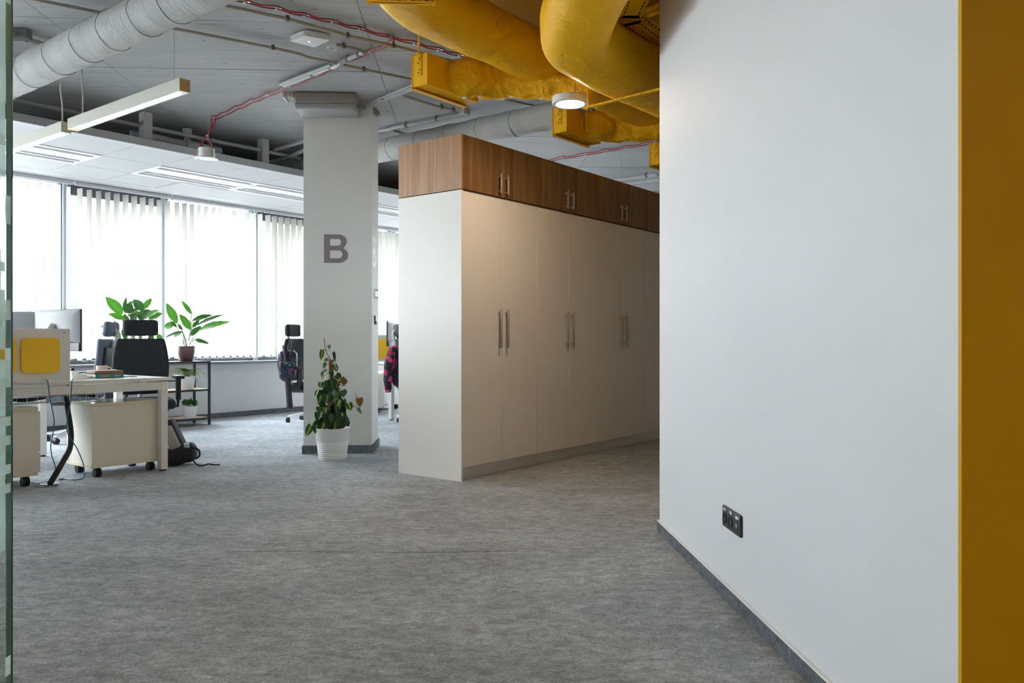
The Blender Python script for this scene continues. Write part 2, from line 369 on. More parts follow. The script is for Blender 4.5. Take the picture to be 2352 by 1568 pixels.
def cushion(bm, sx, sy, sz, r, M=None, seg=4, fn=None, cuts=6):
    b = B(); bmesh.ops.create_cube(b, size=1)
    for v in b.verts: v.co = Vector((v.co.x*sx, v.co.y*sy, v.co.z*sz))
    bmesh.ops.bevel(b, geom=b.edges[:]+b.verts[:], offset=r, segments=seg, profile=0.5, affect='EDGES')
    if fn:
        for ax, L in ((0, sx), (1, sy), (2, sz)):
            if L < 0.12: continue
            for i in range(1, cuts):
                c = [0, 0, 0]; c[ax] = -L/2+L*i/cuts; nn = [0, 0, 0]; nn[ax] = 1
                bmesh.ops.bisect_plane(b, geom=b.verts[:]+b.edges[:]+b.faces[:], plane_co=c, plane_no=nn)
        for v in b.verts: v.co = fn(v.co.copy())
    return merge(bm, b, M)
def sweep(bm, pts, rx, rz, seg=24, step=0.05, expo=2.0, amp=0.0, nfreq=6.0, ridge=False, seed=0.0, smooth=8, cap=True, band=0.0):
    pts = [Vector(p) for p in pts]; pts = spline(pts, smooth)
    L = [0]
    for a, b in zip(pts, pts[1:]): L.append(L[-1]+(b-a).length)
    m = max(2, int(L[-1]/step)); path = []
    for i in range(m+1):
        t = L[-1]*i/m; j = 0
        while j < len(L)-2 and L[j+1] < t: j += 1
        k = (t-L[j])/max(1e-9, L[j+1]-L[j]); path.append(pts[j].lerp(pts[j+1], k))
    rings = []
    for i, p in enumerate(path):
        d = (path[min(i+1, m)]-path[max(i-1, 0)]).normalized(); s, w = frame_of(d); ring = []
        for k in range(seg):
            a = 2*math.pi*k/seg; c, sn = math.cos(a), math.sin(a)
            q = s*(math.copysign(abs(c)**(2/expo), c)*rx)+w*(math.copysign(abs(sn)**(2/expo), sn)*rz)
            pos = p+q
            if amp:
                nv = noise.noise(pos*nfreq+Vector((seed, seed*1.7, 0)))
                if ridge: nv = 1-2*abs(nv)-0.4+0.5*noise.noise(pos*nfreq*2.7)
                pos += q.normalized()*amp*nv
            ring.append(bm.verts.new(pos))
        rings.append(ring)
    for a, b in zip(rings, rings[1:]):
        for k in range(seg): bm.faces.new((a[k], a[(k+1) % seg], b[(k+1) % seg], b[k]))
    if cap: bm.faces.new(rings[0]); bm.faces.new(rings[-1][::-1])
    return bm
def to_mesh(bm, name, material, angle=38):
    bmesh.ops.recalc_face_normals(bm, faces=bm.faces[:])
    me = bpy.data.meshes.new(name); bm.to_mesh(me); bm.free()
    if material: me.materials.append(MATS[material])
    me.shade_smooth()
    try: me.set_sharp_from_angle(angle=math.radians(angle))
    except Exception: pass
    return me
def link(name, me, parent=None, M=None):
    o = bpy.data.objects.new(name, me); COL.objects.link(o)
    if parent: o.parent = parent
    if M is not None: o.matrix_local = M
    return o
def part(name, bm, material, parent, M=None, label=None, angle=38):
    o = link(name, to_mesh(bm, name, material, angle), parent, M)
    if label: o['label'] = label
    return o
def tag(o, label, cat, group=None):
    o['label'] = label; o['category'] = cat
    if group: o['group'] = group
    return o
def thing(name, label, cat, loc=(0, 0, 0), rz=0, group=None):
    o = bpy.data.objects.new(name, None); COL.objects.link(o); o.empty_display_size = 0.1
    o.location = loc; o.rotation_euler = (0, 0, rz); return tag(o, label, cat, group)
def solo(name, bm, material, label, cat, loc=(0, 0, 0), rz=0, group=None, angle=38):
    o = link(name, to_mesh(bm, name, material, angle)); o.location = loc; o.rotation_euler = (0, 0, rz)
    return tag(o, label, cat, group)
def solo_world(name, bm, material, label, cat, group=None, angle=38):      # mesh given in world space, origin moved to its base
    c, lo = centre(bm); bmesh.ops.translate(bm, verts=bm.verts[:], vec=-Vector((c.x, c.y, lo)))
    return solo(name, bm, material, label, cat, (c.x, c.y, lo), 0, group, angle)
def centre(bm):
    xs = [v.co for v in bm.verts]; mn = Vector([min(v[i] for v in xs) for i in range(3)]); mx = Vector([max(v[i] for v in xs) for i in range(3)])
    return (mn+mx)/2, mn.z
def struct(name, bm, material, label=None, loc=(0, 0, 0), rz=0, angle=38):
    o = link(name, to_mesh(bm, name, material, angle)); o.location = loc; o.rotation_euler = (0, 0, rz)
    o['kind'] = 'structure'
    if label: o['label'] = label
    return o
def copy_tree(o, parent=None):
    c = o.copy(); COL.objects.link(c); c.parent = parent
    for ch in list(o.children): copy_tree(ch, c)
    return c
ID = Matrix.Identity(4)
def T(x, y, z): return Matrix.Translation((x, y, z))
def RZ(a): return Matrix.Rotation(a, 4, 'Z')
def RX(a): return Matrix.Rotation(a, 4, 'X')
def RY(a): return Matrix.Rotation(a, 4, 'Y')
MF = RZ(PHI)                                   # facade frame as a matrix

# ---------------------------------------------------------------- setting
A0, A1, B0 = -6.4, 12.2, -4.5
floor = struct('floor', box(B(), A0, A1+0.3, B0, BF+0.25, -0.1, 0, MF), 'carpet', 'mottled grey office carpet')
part('carpet_seam', tube(B(), [P(x, y, -0.003) for x, y in ((520, 1269), (620, 1267), (720, 1268.5), (830, 1269), (940, 1269.5), (1040, 1269), (1120, 1267), (1190, 1266))], 0.0075, 8, smooth=4), 'carpet', floor)
# concrete ceiling: a dark backing slab with formwork panels, aligned with the column grid
ceil = struct('ceiling', box(B(), A0, A1+0.3, B0, BF+0.25, HCEIL+0.012, HCEIL+0.25), 'dark_slab', 'bare grey concrete ceiling of formwork panels', (0, 0, 0), PHI)
pw, pd = 2.12, 0.5
pm = to_mesh(box(B(), 0.002, pw-0.002, 0.0015, pd-0.0015, 0, 0.03), 'formwork_panel', 'concrete')
Rc = RZ(PSI); Ri = RZ(-PHI)
for i in range(-5, 6):
    for j in range(1, 34):
        p = Rc @ Vector((-0.70+i*pw, 5.60-4.5+j*pd-3, 0)); pc = Rc @ Vector((-0.70+(i+.5)*pw, 5.60-4.5+(j+.5)*pd-3, 0))
        a, b = AB(pc)
        if A0+0.6 < a < A1+0.1 and 3.0 < b < BF+0.1 and pc.y > 2.5 and abs(pc.x) < pc.y*0.75+1.8:
            o = link('formwork_panel', pm, ceil, Ri @ T(p.x, p.y, HCEIL+random.Random(i*31+j).uniform(-0.0015, 0.0015)) @ Rc)
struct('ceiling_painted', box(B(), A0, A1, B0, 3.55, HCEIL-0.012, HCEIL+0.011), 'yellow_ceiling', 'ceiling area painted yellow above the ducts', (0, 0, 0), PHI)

# parapet, sill, header, end walls
struct('wall_facade', box(B(), A0, A1, BF, BF+0.25, 0, SILL-0.035), 'wall_grey', 'pale grey parapet wall under the windows', (0, 0, 0), PHI)
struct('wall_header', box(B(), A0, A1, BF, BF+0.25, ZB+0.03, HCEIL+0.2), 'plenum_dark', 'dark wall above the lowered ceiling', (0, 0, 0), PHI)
struct('wall_left', box(B(), A0-0.2, A0, B0, BF+0.25, 0, HCEIL+0.2), 'wall_white', 'white end wall', (0, 0, 0), PHI)
struct('wall_far', box(B(), A1, A1+0.2, B0, BF+0.25, 0, HCEIL+0.2), 'wall_white', 'white far end wall', (0, 0, 0), PHI)
struct('wall_back', box(B(), A0, A1, B0-0.2, B0, 0, HCEIL+0.2), 'wall_white', 'white wall behind', (0, 0, 0), PHI)
struct('trim_1', rbox(B(), 2.6, A1, BF-0.10, BF+0.06, SILL-0.035, SILL, 0.006), 'sill_grey', 'dark grey window sill', (0, 0, 0), PHI)
struct('baseboard_facade', box(B(), A0, A1, BF-0.012, BF, 0, 0.07), 'carpet_strip', 'grey carpet skirting along the parapet', (0, 0, 0), PHI)

# windows
edges = [-6.32+1.305*i for i in range(8)]+[4.18, 5.35, 6.68, 7.98, 9.28, 10.58, 11.9]
for i, (a0, a1) in enumerate(zip(edges, edges[1:])):
    w = struct('window_%d' % (i+1), B(), 'frame_dark', 'tall office window with dark frame', FW(a0, BF, SILL), PHI)
    L = a1-a0; zt = ZB+0.03-SILL; fw = 0.07; bm = B()
    box(bm, 0, 0.035, 0.05, 0.13, 0, zt); box(bm, L-fw, L, 0.05, 0.13, 0, zt)
    box(bm, 0.035, L-fw, 0.05, 0.13, 0, fw); box(bm, 0.035, L-fw, 0.05, 0.13, zt-0.03-(0.13 if i in (8, 10) else 0.02), zt)
    part('window_frame', bm, 'frame_dark', w)
    part('lit_reveal', box(B(), L-fw+0.014, L, 0.02, 0.05, 0, zt), 'frame_daylit', w)  # strip coloured as the daylit side of the frame
    part('pane', box(B(), 0.035, L-fw, 0.085, 0.093, fw, zt-0.05), 'pane_glass', w)

# lowered white ceiling along the windows
BE = 7.24
bk = struct('ceiling_bulkhead', box(B(), 2.2, A1, BE, BE+0.02, ZB, ZB+0.068), 'bulk_grey', 'lowered white tile ceiling along the windows', (0, 0, 0), PHI)
part('edge_strip', box(B(), 2.2, A1, BE+0.02, BE+0.115, ZB+0.002, ZB+0.02), 'bulk_white', bk)
part('window_strip', box(B(), 2.2, A1, 9.16, BF, ZB+0.003, ZB+0.02), 'bulk_white', bk)
tm = to_mesh(box(B(), 0.002, 0.586, 0.002, 0.596, 0, 0.015), 'ceiling_tile', 'tile_white')
part('backing', box(B(), 2.2, A1, BE+0.02, BF, ZB+0.022, ZB+0.03), 'bulk_grey', bk)
LIGHTS = [(2.6, 3.77), (4.36, 5.54), (5.54, 6.72), (7.31, 8.49)]
for k in range(-2, 14):
    a = 3.77+0.59*k
    for row, b in enumerate((7.355, 7.957, 8.56)):
        if row == 1 and any(l0-0.05 < a+0.3 < l1+0.05 for l0, l1 in LIGHTS): continue
        low = (k == 2 and row == 2)
        o = link('ceiling_tile', tm, bk, T(a, b, ZB+0.004-(0.012 if low else 0)))
LBL = ['recessed ceiling light panel nearest the glass partition', 'recessed ceiling light panel above the tall potted lily', 'recessed ceiling light panel left of the column, behind its neighbour',
       'recessed ceiling light panel seen between column and wardrobe']
for (l0, l1), lb in zip(LIGHTS, LBL):
    t = thing('ceiling_light', lb, 'ceiling light', FW(l0, 7.957, ZB), PHI, 'recessed ceiling lights')
    L = l1-l0; bm = B()
    for y0, y1 in ((0.0, 0.05), (0.145, 0.165), (0.43, 0.45), (0.55, 0.6)): box(bm, 0, L, y0, y1, -0.004, 0.02)
    box(bm, 0, 0.03, 0.05, 0.55, -0.004, 0.02); box(bm, L-0.03, L, 0.05, 0.55, -0.004, 0.02)
    part('frame', bm, 'light_frame', t)
    part('reflector', box(B(), 0.03, L-0.03, 0.165, 0.43, 0.008, 0.02), 'light_panel', t)
    part('side_slot', box(B(), 0.03, L-0.03, 0.05, 0.145, 0.014, 0.02), 'bulk_grey', t); part('side_slot', box(B(), 0.03, L-0.03, 0.45, 0.55, 0.014, 0.02), 'bulk_grey', t)
# hanger posts of the lowered ceiling
for i, x in enumerate((334, 604)):
    bm = box(B(), -0.04, 0.045, -0.045, 0.045, 0, HCEIL-ZB-0.02)
    a = ONB(x, 7.5); struct('trim_%d' % (i+2), bm, 'pipe_light', 'light grey steel hanger post of the lowered ceiling', FW(a, 7.5, ZB+0.03), PHI)

# column
c0 = Vector((-1.893, 7.353, 0)); CW, CD = 0.615, 0.525
struct('wall_column', box(B(), 0, CW, 0, CD, 0, HCEIL), 'wall_column', 'square white column marked with a letter B', c0, PSI)
bm = box(B(), -0.012, CW+0.012, -0.012, 0, 0, 0.075); box(bm, CW, CW+0.012, 0, CD+0.012, 0, 0.075); box(bm, -0.012, 0, 0, CD+0.012, 0, 0.075)
struct('baseboard_column', bm, 'carpet_strip', 'dark grey carpet skirting round the column', c0, PSI)

# right wall block with yellow return
w0 = Vector((0.797, 4.372, 0)); WL = 2.66
struct('wall_right', box(B(), 0, 0.22, -WL, 0, 0, HCEIL), 'wall_white', 'smooth white partition wall', w0, PSI)
struct('wall_yellow', box(B(), 0.0, 3.2, -WL-0.012, -WL, 0, HCEIL), 'yellow_wall', 'mustard yellow painted wall', w0, PSI)
bb = struct('baseboard_right', box(B(), -0.011, 0, -WL, 0.010, 0, 0.058), 'carpet_strip', 'grey carpet skirting with a plastic lip', w0, PSI)
part('lip', box(B(), -0.012, 0.0, -WL, 0.011, 0.058, 0.066), 'plastic_white', bb)

# ---------------------------------------------------------------- outside
ext = thing('office_building', 'pale building across the street behind the blinds', 'building', FW(4, BF+15, -4), PHI)
part('facade_wall', box(B(), -26, 30, 0, 6, 0, 13), 'ext_plaster', ext)
wm = to_mesh(box(B(), 0, 1.3, -0.06, 0.05, 0, 1.7), 'window', 'ext_window')
for r in range(3):
    for k in range(22): link('window', wm, ext, T(-14+k*2.2, 0, 2.2+r*3.6))
part('cornice', box(B(), -26, 30, -0.3, 0, 12.6, 13.1), 'ext_plaster', ext)
struct('ground', box(B(), -40, 40, BF+0.6, BF+40, -4.3, -4), 'ext_ground', 'street ground outside', (0, 0, 0), PHI)

# ---------------------------------------------------------------- vertical blinds, one per window bay
rnd = random.Random(4)
def slat_mesh(h):
    b = B(); n = 6; w = 0.089; fr = []; bk_ = []
    for z in (0, h):
        f_, k_ = [], []
        for i in range(n+1):
            x = -w/2+w*i/n; y = 0.007*(1-(2*x/w)**2)
            f_.append(b.verts.new((x, y, z))); k_.append(b.verts.new((x, y+0.0012, z)))
        fr.append(f_); bk_.append(k_)
    for i in range(n):
        b.faces.new((fr[0][i], fr[0][i+1], fr[1][i+1], fr[1][i])); b.faces.new((bk_[0][i+1], bk_[0][i], bk_[1][i], bk_[1][i+1]))
        b.faces.new((fr[0][i+1], fr[0][i], bk_[0][i], bk_[0][i+1])); b.faces.new((fr[1][i], fr[1][i+1], bk_[1][i+1], bk_[1][i]))
    for i in (0, n): b.faces.new((fr[0][i], fr[1][i], bk_[1][i], bk_[0][i]))
    return to_mesh(b, 'slat', 'blind_fabric', 60)
SLAT_H = 1.95; SLZ = 0.80
sm_ = slat_mesh(SLAT_H)
wgt = to_mesh(box(B(), -0.04, 0.04, -0.002, 0.006, -0.001, 0.012), 'weight', 'plastic_white')
BL = [(3.05, 4.17, -86, 'vertical blind at the window bay next to the glass partition'), (4.19, 5.34, -74, 'vertical blind behind the tall potted lily'),
      (5.36, 6.67, -83, 'vertical blind behind the brown plant pot'), (6.69, 7.97, -71, 'vertical blind at the bay half hidden by the column'),
      (7.99, 9.27, -60, 'vertical blind seen in the gap between column and wardrobe')]
for a0, a1, deg, lb in BL:
    t = thing('vertical_blind', lb, 'blind', FW(a0, 9.49, 0), PHI, 'vertical blinds on the windows')
    L = a1-a0
    part('headrail', rbox(B(), 0, L, -0.022, 0.022, ZB-0.042, ZB-0.002, 0.004), 'bulk_white', t)
    n = int(round(L/0.104)); bots = []
    for k in range(n):
        x = (k+0.5)*L/n; d = deg+rnd.uniform(-4, 4)
        s = link('slat', sm_, t, T(x, 0, SLZ) @ RZ(math.radians(d)))
        bots.append(Vector((x, -0.03, SLZ+0.012))); bots.append(Vector((x+L/n/2, -0.03, SLZ-0.012 if k < n-1 else SLZ+0.012)))
    b = B(); tube(b, bots, 0.0022, 5); tube(b, [p+Vector((0, 0.06, 0)) for p in bots], 0.0022, 5)
    part('bead_chain', b, 'plastic_chain', t)

# ---------------------------------------------------------------- wardrobe wall
WB, WA, DW = 3.919, 4.462, 0.4605; ZK, ZM, ZT = 0.10, 2.139, 2.542
ord_ = ['nearest the camera, beside its white end panel', 'second in the row from its white end panel', 'third in the row from its white end panel', 'fourth in the row, cut off by the white partition wall', 'fifth in the row, hidden behind the partition wall']
for i in range(4):
    a0 = WA+i*2*DW
    t = thing('wardrobe', 'tall white two-door wardrobe with warm-lit tint, '+ord_[i], 'wardrobe', FW(a0, WB, 0), PHI, 'tall wardrobes in a row')
    W = 2*DW
    part('body', box(B(), 0.0, W, 0.02, 0.648, ZK, ZM-0.006), 'ward_white', t)
    part('plinth', box(B(), 0.0, W, 0.045, 0.06, 0, ZK), 'ward_door_warmlit', t)
    part('shadow_gap', box(B(), 0.0, W, 0.012, 0.645, ZM-0.006, ZM), 'ward_gap', t)
    if i == 0: part('end_panel', box(B(), -0.018, 0.0, 0.0, 0.65, 0, ZM-0.005), 'ward_white', t)
    for s in (0, 1):
        d = part('door', rbox(B(), s*DW+0.0018, (s+1)*DW-0.0018, 0.0, 0.0195, ZK+0.002, ZM-0.012, 0.0012, 1), 'ward_door_warmlit', t)
        hx = DW-0.052 if s == 0 else DW+0.034
        b = rbox(B(), hx, hx+0.018, -0.034, -0.022, 0.972, 1.276, 0.003, 1)
        box(b, hx+0.003, hx+0.015, -0.024, 0.001, 0.995, 1.01); box(b, hx+0.003, hx+0.015, -0.024, 0.001, 1.24, 1.255)
        part('handle', b, 'alu_handle', d)
    t2 = thing('overhead_cabinet', 'walnut overhead cabinet, '+ord_[i].replace('white', 'walnut' if i < 3 else 'white'), 'cabinet', FW(a0, WB, ZM), PHI, 'walnut cabinets above the wardrobes')
    h = ZT-ZM
    part('body', box(B(), 0.0, W, 0.02, 0.65, 0.002, h), 'walnut', t2)
    if i == 0: part('end_panel', box(B(), -0.018, 0.0, 0.0, 0.65, 0.002, h), 'walnut_end_lit', t2)
    for s in (0, 1):
        d = part('door', rbox(B(), s*DW+0.002, (s+1)*DW-0.002, 0.0, 0.0195, 0.004, h, 0.0012, 1), 'walnut', t2)
        hx = DW-0.052 if s == 0 else DW+0.034
        b = rbox(B(), hx, hx+0.018, -0.034, -0.022, 0.025, 0.178, 0.003, 1)
        box(b, hx+0.003, hx+0.015, -0.024, 0.001, 0.04, 0.052); box(b, hx+0.003, hx+0.015, -0.024, 0.001, 0.15, 0.162)
        part('handle', b, 'alu_handle', d)

# ---------------------------------------------------------------- ceiling services (grey)
def pipe(name, pts, r, material, label, cat='pipe', clips=(), seg=10, smooth=None, group=None, clipmat='conduit_clip'):
    b = tube(B(), pts, r, seg, smooth=smooth); c, lo = centre(b)
    t = thing(name, label, cat, (c.x, c.y, lo), 0, group); off = Vector((c.x, c.y, lo))
    bmesh.ops.translate(b, verts=b.verts[:], vec=-off); part('tube', b, material, t)
    pts = [Vector(p) for p in pts]
    for f in clips:
        i = min(int(f), len(pts)-2); p = pts[i].lerp(pts[i+1], f-i); d = (pts[i+1]-pts[i]).normalized()
        k = B(); cyl(k, p-d*0.012-off, p+d*0.012-off, r*1.22, seg=10)
        cbox(k, p-off+Vector((0, 0, r*1.1)), (0.02, 0.02, r*1.1+0.006))
        part('clip', k, clipmat, t)
    return t
zc = 3.165; G = 'grey conduits on the concrete ceiling'
pipe('conduit', [P(503, 3, zc), P(517, 13, zc), P(662, 44, zc), P(782, 77, zc), P(800, 83, zc-0.01), P(907, 106, zc-0.01), P(1060, 146, zc)], 0.0125, 'pipe_grey', 'long grey-brown conduit running past the wireless access point', 'conduit', (1.99, 3.95, 4.97), group=G)
pipe('conduit', [P(-40, -28, zc), P(95, 2, zc), P(235, 30, zc), P(380, 62, zc), P(632, 111, zc), P(692, 125, zc-0.005), P(706, 131, zc-0.012), P(838, 160, zc-0.012), P(950, 183, zc), P(1100, 214, zc), P(1240, 246, zc)], 0.0115, 'pipe_grey', 'thin conduit crossing under the double conduit toward the yellow box', 'conduit', (3.98, 6.98, 8.9), group=G)
pipe('conduit', [P(771, 103, zc), P(792, 107, zc), P(828, 115, zc), P(836, 119, zc), P(832, 124, zc)], 0.014, 'pipe_grey', 'short elbow conduit beside the wireless access point', 'conduit', (0.9,), group=G)
pipe('conduit', [P(835, 120, zc), P(792, 139, zc), P(783, 146, zc-0.02), P(768, 154, zc-0.02), P(758, 155, zc), P(646, 199, zc)], 0.017, 'pipe_light', 'light grey double conduit leading toward the column, front tube', 'conduit', (0.25, 0.85, 3.9, 4.35, 4.97), group=G)
pipe('conduit', [P(760, 150, zc), P(702, 171, zc), P(644, 194, zc)], 0.015, 'pipe_light', 'light grey double conduit leading toward the column, rear tube', 'conduit', (), group=G)
for k, lb in enumerate(('upper', 'middle', 'lower')):
    pipe('conduit', [P(828, 240+k*5, 3.17-k*0.004), P(848, 236+k*4, 3.17-k*0.004), P(960, 190+k*5, 3.17-k*0.004), P(1010, 172+k*5, 3.17-k*0.004)], 0.0075, 'pipe_light', lb+' of three parallel conduits running from column to yellow box', 'conduit', (1.3,) if k == 1 else (), group=G)
pipe('conduit', [P(925, 222, zc), P(932, 222, zc), P(1000, 243, zc), P(1046, 254, zc)], 0.014, 'pipe_grey', 'conduit below the near yellow box ending at a small junction box', 'conduit', (2.3, 2.9), group=G)
pipe('conduit', [P(1062, 262, zc), P(1000, 274, zc), P(905, 293, zc), P(893, 297, zc), P(868, 301, zc)], 0.017, 'pipe_light', 'light conduit above the round grey duct behind the column', 'conduit', (0.95, 1.7), group=G)
pipe('conduit', [P(893, 297, zc), P(915, 303, zc), P(935, 309, zc)], 0.013, 'pipe_grey', 'short conduit stub above the round grey duct', 'conduit', (), group=G)
pipe('conduit', [P(0, 70, zc), P(38, 82, zc), P(62, 90, zc), P(110, 105, zc), P(160, 120, zc)], 0.018, 'pipe_grey', 'dark conduit behind the large duct at upper left', 'conduit', (1.9,), group=G)
pipe('conduit', [P(1390, 416, 3.1), P(1510, 400, 3.1)], 0.022, 'pipe_light', 'light pipe over the far wardrobe end', 'conduit', (0.8,), group=G)
pipe('conduit', [P(1420, 424, 3.0), P(1515, 412, 3.0)], 0.015, 'pipe_light', 'lower thin pipe over the far wardrobe end', 'conduit', (), group=G)
solo_world('junction_box', rbox(B(), -0.045, 0.045, -0.035, 0.035, -0.03, 0.03, 0.008, 2, T(*P(1067, 257, zc)) @ MF), 'pipe_light', 'small grey junction box at a conduit end', 'junction box')
b = B(); cbox(b, P(46, 80, 3.16), (0.13, 0.07, 0.06)); cyl(b, P(40, 82, 3.15)-Vector((0, 0.05, 0)), P(40, 82, 3.15)-Vector((0, 0.035, 0)), 0.012)
solo_world('terminal_box', b, 'conduit_clip', 'dark terminal box on the ceiling beside the glass partition', 'junction box')
# plenum pipes above the lowered ceiling
zp = 3.08
pipe('sprinkler_pipe', [P(0, 222, zp), P(28, 229, zp), P(480, 321, zp), P(600, 345, zp), P(720, 371, zp)], 0.02, 'pipe_white', 'long light pipe above the lowered ceiling edge', 'pipe', (2.0, 1.35))
pipe('branch_pipe', [P(632, 344, 3.1), P(700, 323, 3.1), P(760, 306, 3.1)], 0.02, 'pipe_white', 'upper branch pipe left of the column', 'pipe')
pipe('branch_pipe', [P(560, 372, 3.05), P(620, 372, 3.05), P(655, 362, 3.05), P(700, 344, 3.05)], 0.02, 'pipe_white', 'lower curved branch pipe left of the column', 'pipe', smooth=5)
zd = 3.0; b = B(); tube(b, [P(300, 309, zd), P(360, 318, zd), P(430, 333, zd), P(462, 339, zd)], 0.042, 12); cyl(b, P(425, 332, zd), P(452, 337.5, zd), 0.055); cyl(b, P(462, 339, zd), P(505, 348, zd), 0.045)
cyl(b, P(430, 333, zd), P(430, 333, zd)+Vector((0, 0, 0.14)), 0.03); cyl(b, P(430, 333, zd)+Vector((0, 0, .1)), P(430, 333, zd)+Vector((0, 0, 0.16)), 0.045)
solo_world('drain_pipe', b, 'pipe_white', 'thick grey drain pipe with fittings behind the lowered ceiling', 'pipe')

def duct(name, a, b0, b1, z, r, label, seams):
    t = thing(name, label, 'air duct', FW(a, (b0+b1)/2, z-r), PHI); m = (b0+b1)/2
    b = sweep(B(), [(0, b0-m, r), (0, m-m, r), (0, b1-m, r)], r, r, 28, 0.045, 2, 0.006, 7, seed=a)
    part('insulation', b, 'duct_grey', t)
    for s in seams: part('seam_band', tube(B(), [(math.cos(k*math.pi/14)*(r+0.003), s-m+0.004*math.sin(k), r+math.sin(k*math.pi/14)*(r+0.003)) for k in range(29)], 0.0022, 5, False), 'duct_seam', t)
duct('round_duct', 2.45, 3.6, 7.15, 2.95, 0.122, 'thick grey wrapped round duct crossing the upper left ceiling', [4.3, 4.62, 5.0, 5.35, 5.75, 6.2, 6.6])
duct('round_duct', 5.86, 3.62, 9.0, 3.012, 0.118, 'grey wrapped round duct behind wardrobe top and column', [3.9, 4.5, 4.9, 5.3, 5.7, 6.1, 7.8])
duct('round_duct', 9.75, 3.5, 7.0, 2.9, 0.125, 'grey wrapped duct just visible above the far wardrobe end', [4.2, 4.6, 5.0])

# red fire alarm cables with metal clips
def cable_run(name, px, z, label, gap=7.0, sag=0.010, group='red alarm cables'):
    c = P(*px[len(px)//2], z); t = thing(name, label, 'cable', c, 0, group)
    for s in (0, 1):
        pts = []
        for i, (x, y) in enumerate(px):
            pts.append(P(x+(s-.5)*gap*0.8, y+(s-.5)*gap, z)-c)
            if i < len(px)-1:
                x2, y2 = px[i+1]; pts.append(P((x+x2)/2+(s-.5)*gap*0.8, (y+y2)/2+(s-.5)*gap*0.8, z)-Vector((0, 0, sag))-c)
        part('cable', tube(B(), pts, 0.0052, 6, smooth=4), 'red_cable', t)
    for x, y in px:
        b = B(); p = P(x, y, z)-c; cyl(b, p+Vector((-0.016, 0.008, 0.012)), p+Vector((-0.016, 0.008, -0.008)), 0.009, seg=8); cyl(b, p+Vector((0.016, -0.004, 0.012)), p+Vector((0.016, -0.004, -0.008)), 0.009, seg=8)
        cbox(b, p+Vector((0, 0.002, 0.004)), (0.04, 0.012, 0.006)); part('clip', b, 'clip_metal', t)
zr = 3.178
cable_run('alarm_cable', [(500, -14), (566, 3), (639, 18), (703, 34), (767, 49), (829, 65), (895, 83)], zr, 'red twin cable running from the top edge to the cable crossing')
cable_run('alarm_cable', [(895, 83), (955, 98), (1010, 113), (1058, 126), (1107, 139), (1160, 152)], zr, 'red twin cable passing behind the near yellow duct')
cable_run('alarm_cable', [(903, 84), (898, 98), (845, 119), (790, 139), (750, 161), (703, 181), (661, 198), (613, 218), (575, 233), (541, 248), (511, 263), (489, 270)], zr, 'red twin cable leading from the crossing to the hanging downlight', 7.0)
cable_run('alarm_cable', [(1240, 371), (1289, 362.5), (1340, 354), (1389, 346), (1438, 337), (1490, 328.5), (1540, 320)], zr, 'red twin cable above the far wardrobes', 4.0)

# wireless access point
zq = 3.15; q = [P(700, 82, zq), P(760, 92, zq), P(723, 109.5, zq), P(666, 95, zq)]; cc = sum(q, Vector())/4
t = thing('access_point', 'white wireless access point with a blue status light', 'access point', (cc.x, cc.y, zq))
b = B(); poly = [((v.x-cc.x), (v.y-cc.y)) for v in q]; prism(b, [(x*1.05, y*1.05) for x, y in poly], 0.004, HCEIL-zq-0.004); bmesh.ops.bevel(b, geom=b.edges[:]+b.verts[:], offset=0.012, segments=3, affect='EDGES')
part('housing', b, 'plastic_white', t)
b = B(); prism(b, [(x*0.97, y*0.97) for x, y in poly], 0.0, 0.012); part('cover', b, 'plastic_white', t)
pl = P(710, 96, zq); part('status_light', cyl(B(), (pl.x-cc.x, pl.y-cc.y, -0.001), (pl.x-cc.x, pl.y-cc.y, 0.004), 0.005), 'led_blue', t)
b = B(); c = P(762, 110, 3.17)
tube(b, [P(745, 100, 3.18), P(752, 106, 3.17), P(764, 107.5, 3.17), P(772, 104, 3.17)], 0.004, 6, smooth=4)
tube(b, [c+Vector((0.032*math.cos(k*.35), 0.032*math.sin(k*.35), -0.01+0.0006*k)) for k in range(37)], 0.0035, 6)
solo_world('coiled_cable', b, 'cable_white', 'short white cable coiled beside the wireless access point', 'cable')

# junction cabinet at the column head
t = thing('cable_box', 'large grey-brown cable junction box at the column head', 'junction box', (-1.895, 7.045, 3.05), PSI)
b = rbox(B(), 0, 0.535, 0, 0.29, 0.05, 0.149, 0.018, 3); part('lid_body', b, 'jbox_brown', t)
part('base_body', rbox(B(), 0.004, 0.531, 0.004, 0.288, 0, 0.054, 0.014, 3), 'jbox_grey', t)
for x, r in ((0.085, 0.023), (0.13, 0.014), (0.275, 0.024), (0.395, 0.014), (0.44, 0.024)):
    b = B(); tube(b, [(x+r*math.cos(k*math.pi/10), -0.001, 0.115+r*math.sin(k*math.pi/10)) for k in range(21)], 0.0018, 5, False); part('knockout', b, 'jbox_brown', t)
for x in (0.02, 0.515):
    for y in (0.02, 0.27): part('screw', cyl(B(), (x, y, -0.002), (x, y, 0.004), 0.007, seg=8), 'conduit_clip', t)
b = B()
for k in range(4): tube(b, [PY(820, 238+k*3, 7.15), PY(826+k, 232+k*4, 7.2), PY(832+k*1.5, 240+k*3, 7.25), PY(838, 247+k, 7.25)], 0.006, 6, smooth=4)
cyl(b, PY(835, 246, 7.25), PY(840, 249, 7.25), 0.012)
solo_world('cable_bundle', b, 'grey_cable', 'grey cable bundle leaving the junction box at the column head', 'cable')
b = B(); cyl(b, PY(857, 252, 7.5), PY(869, 264, 7.5), 0.03); cyl(b, PY(869, 264, 7.5), PY(871, 268, 7.5), 0.022)
solo_world('floodlight_sensor', b, 'pipe_grey', 'small grey cylindrical spot fixed at the column head corner', 'sensor')
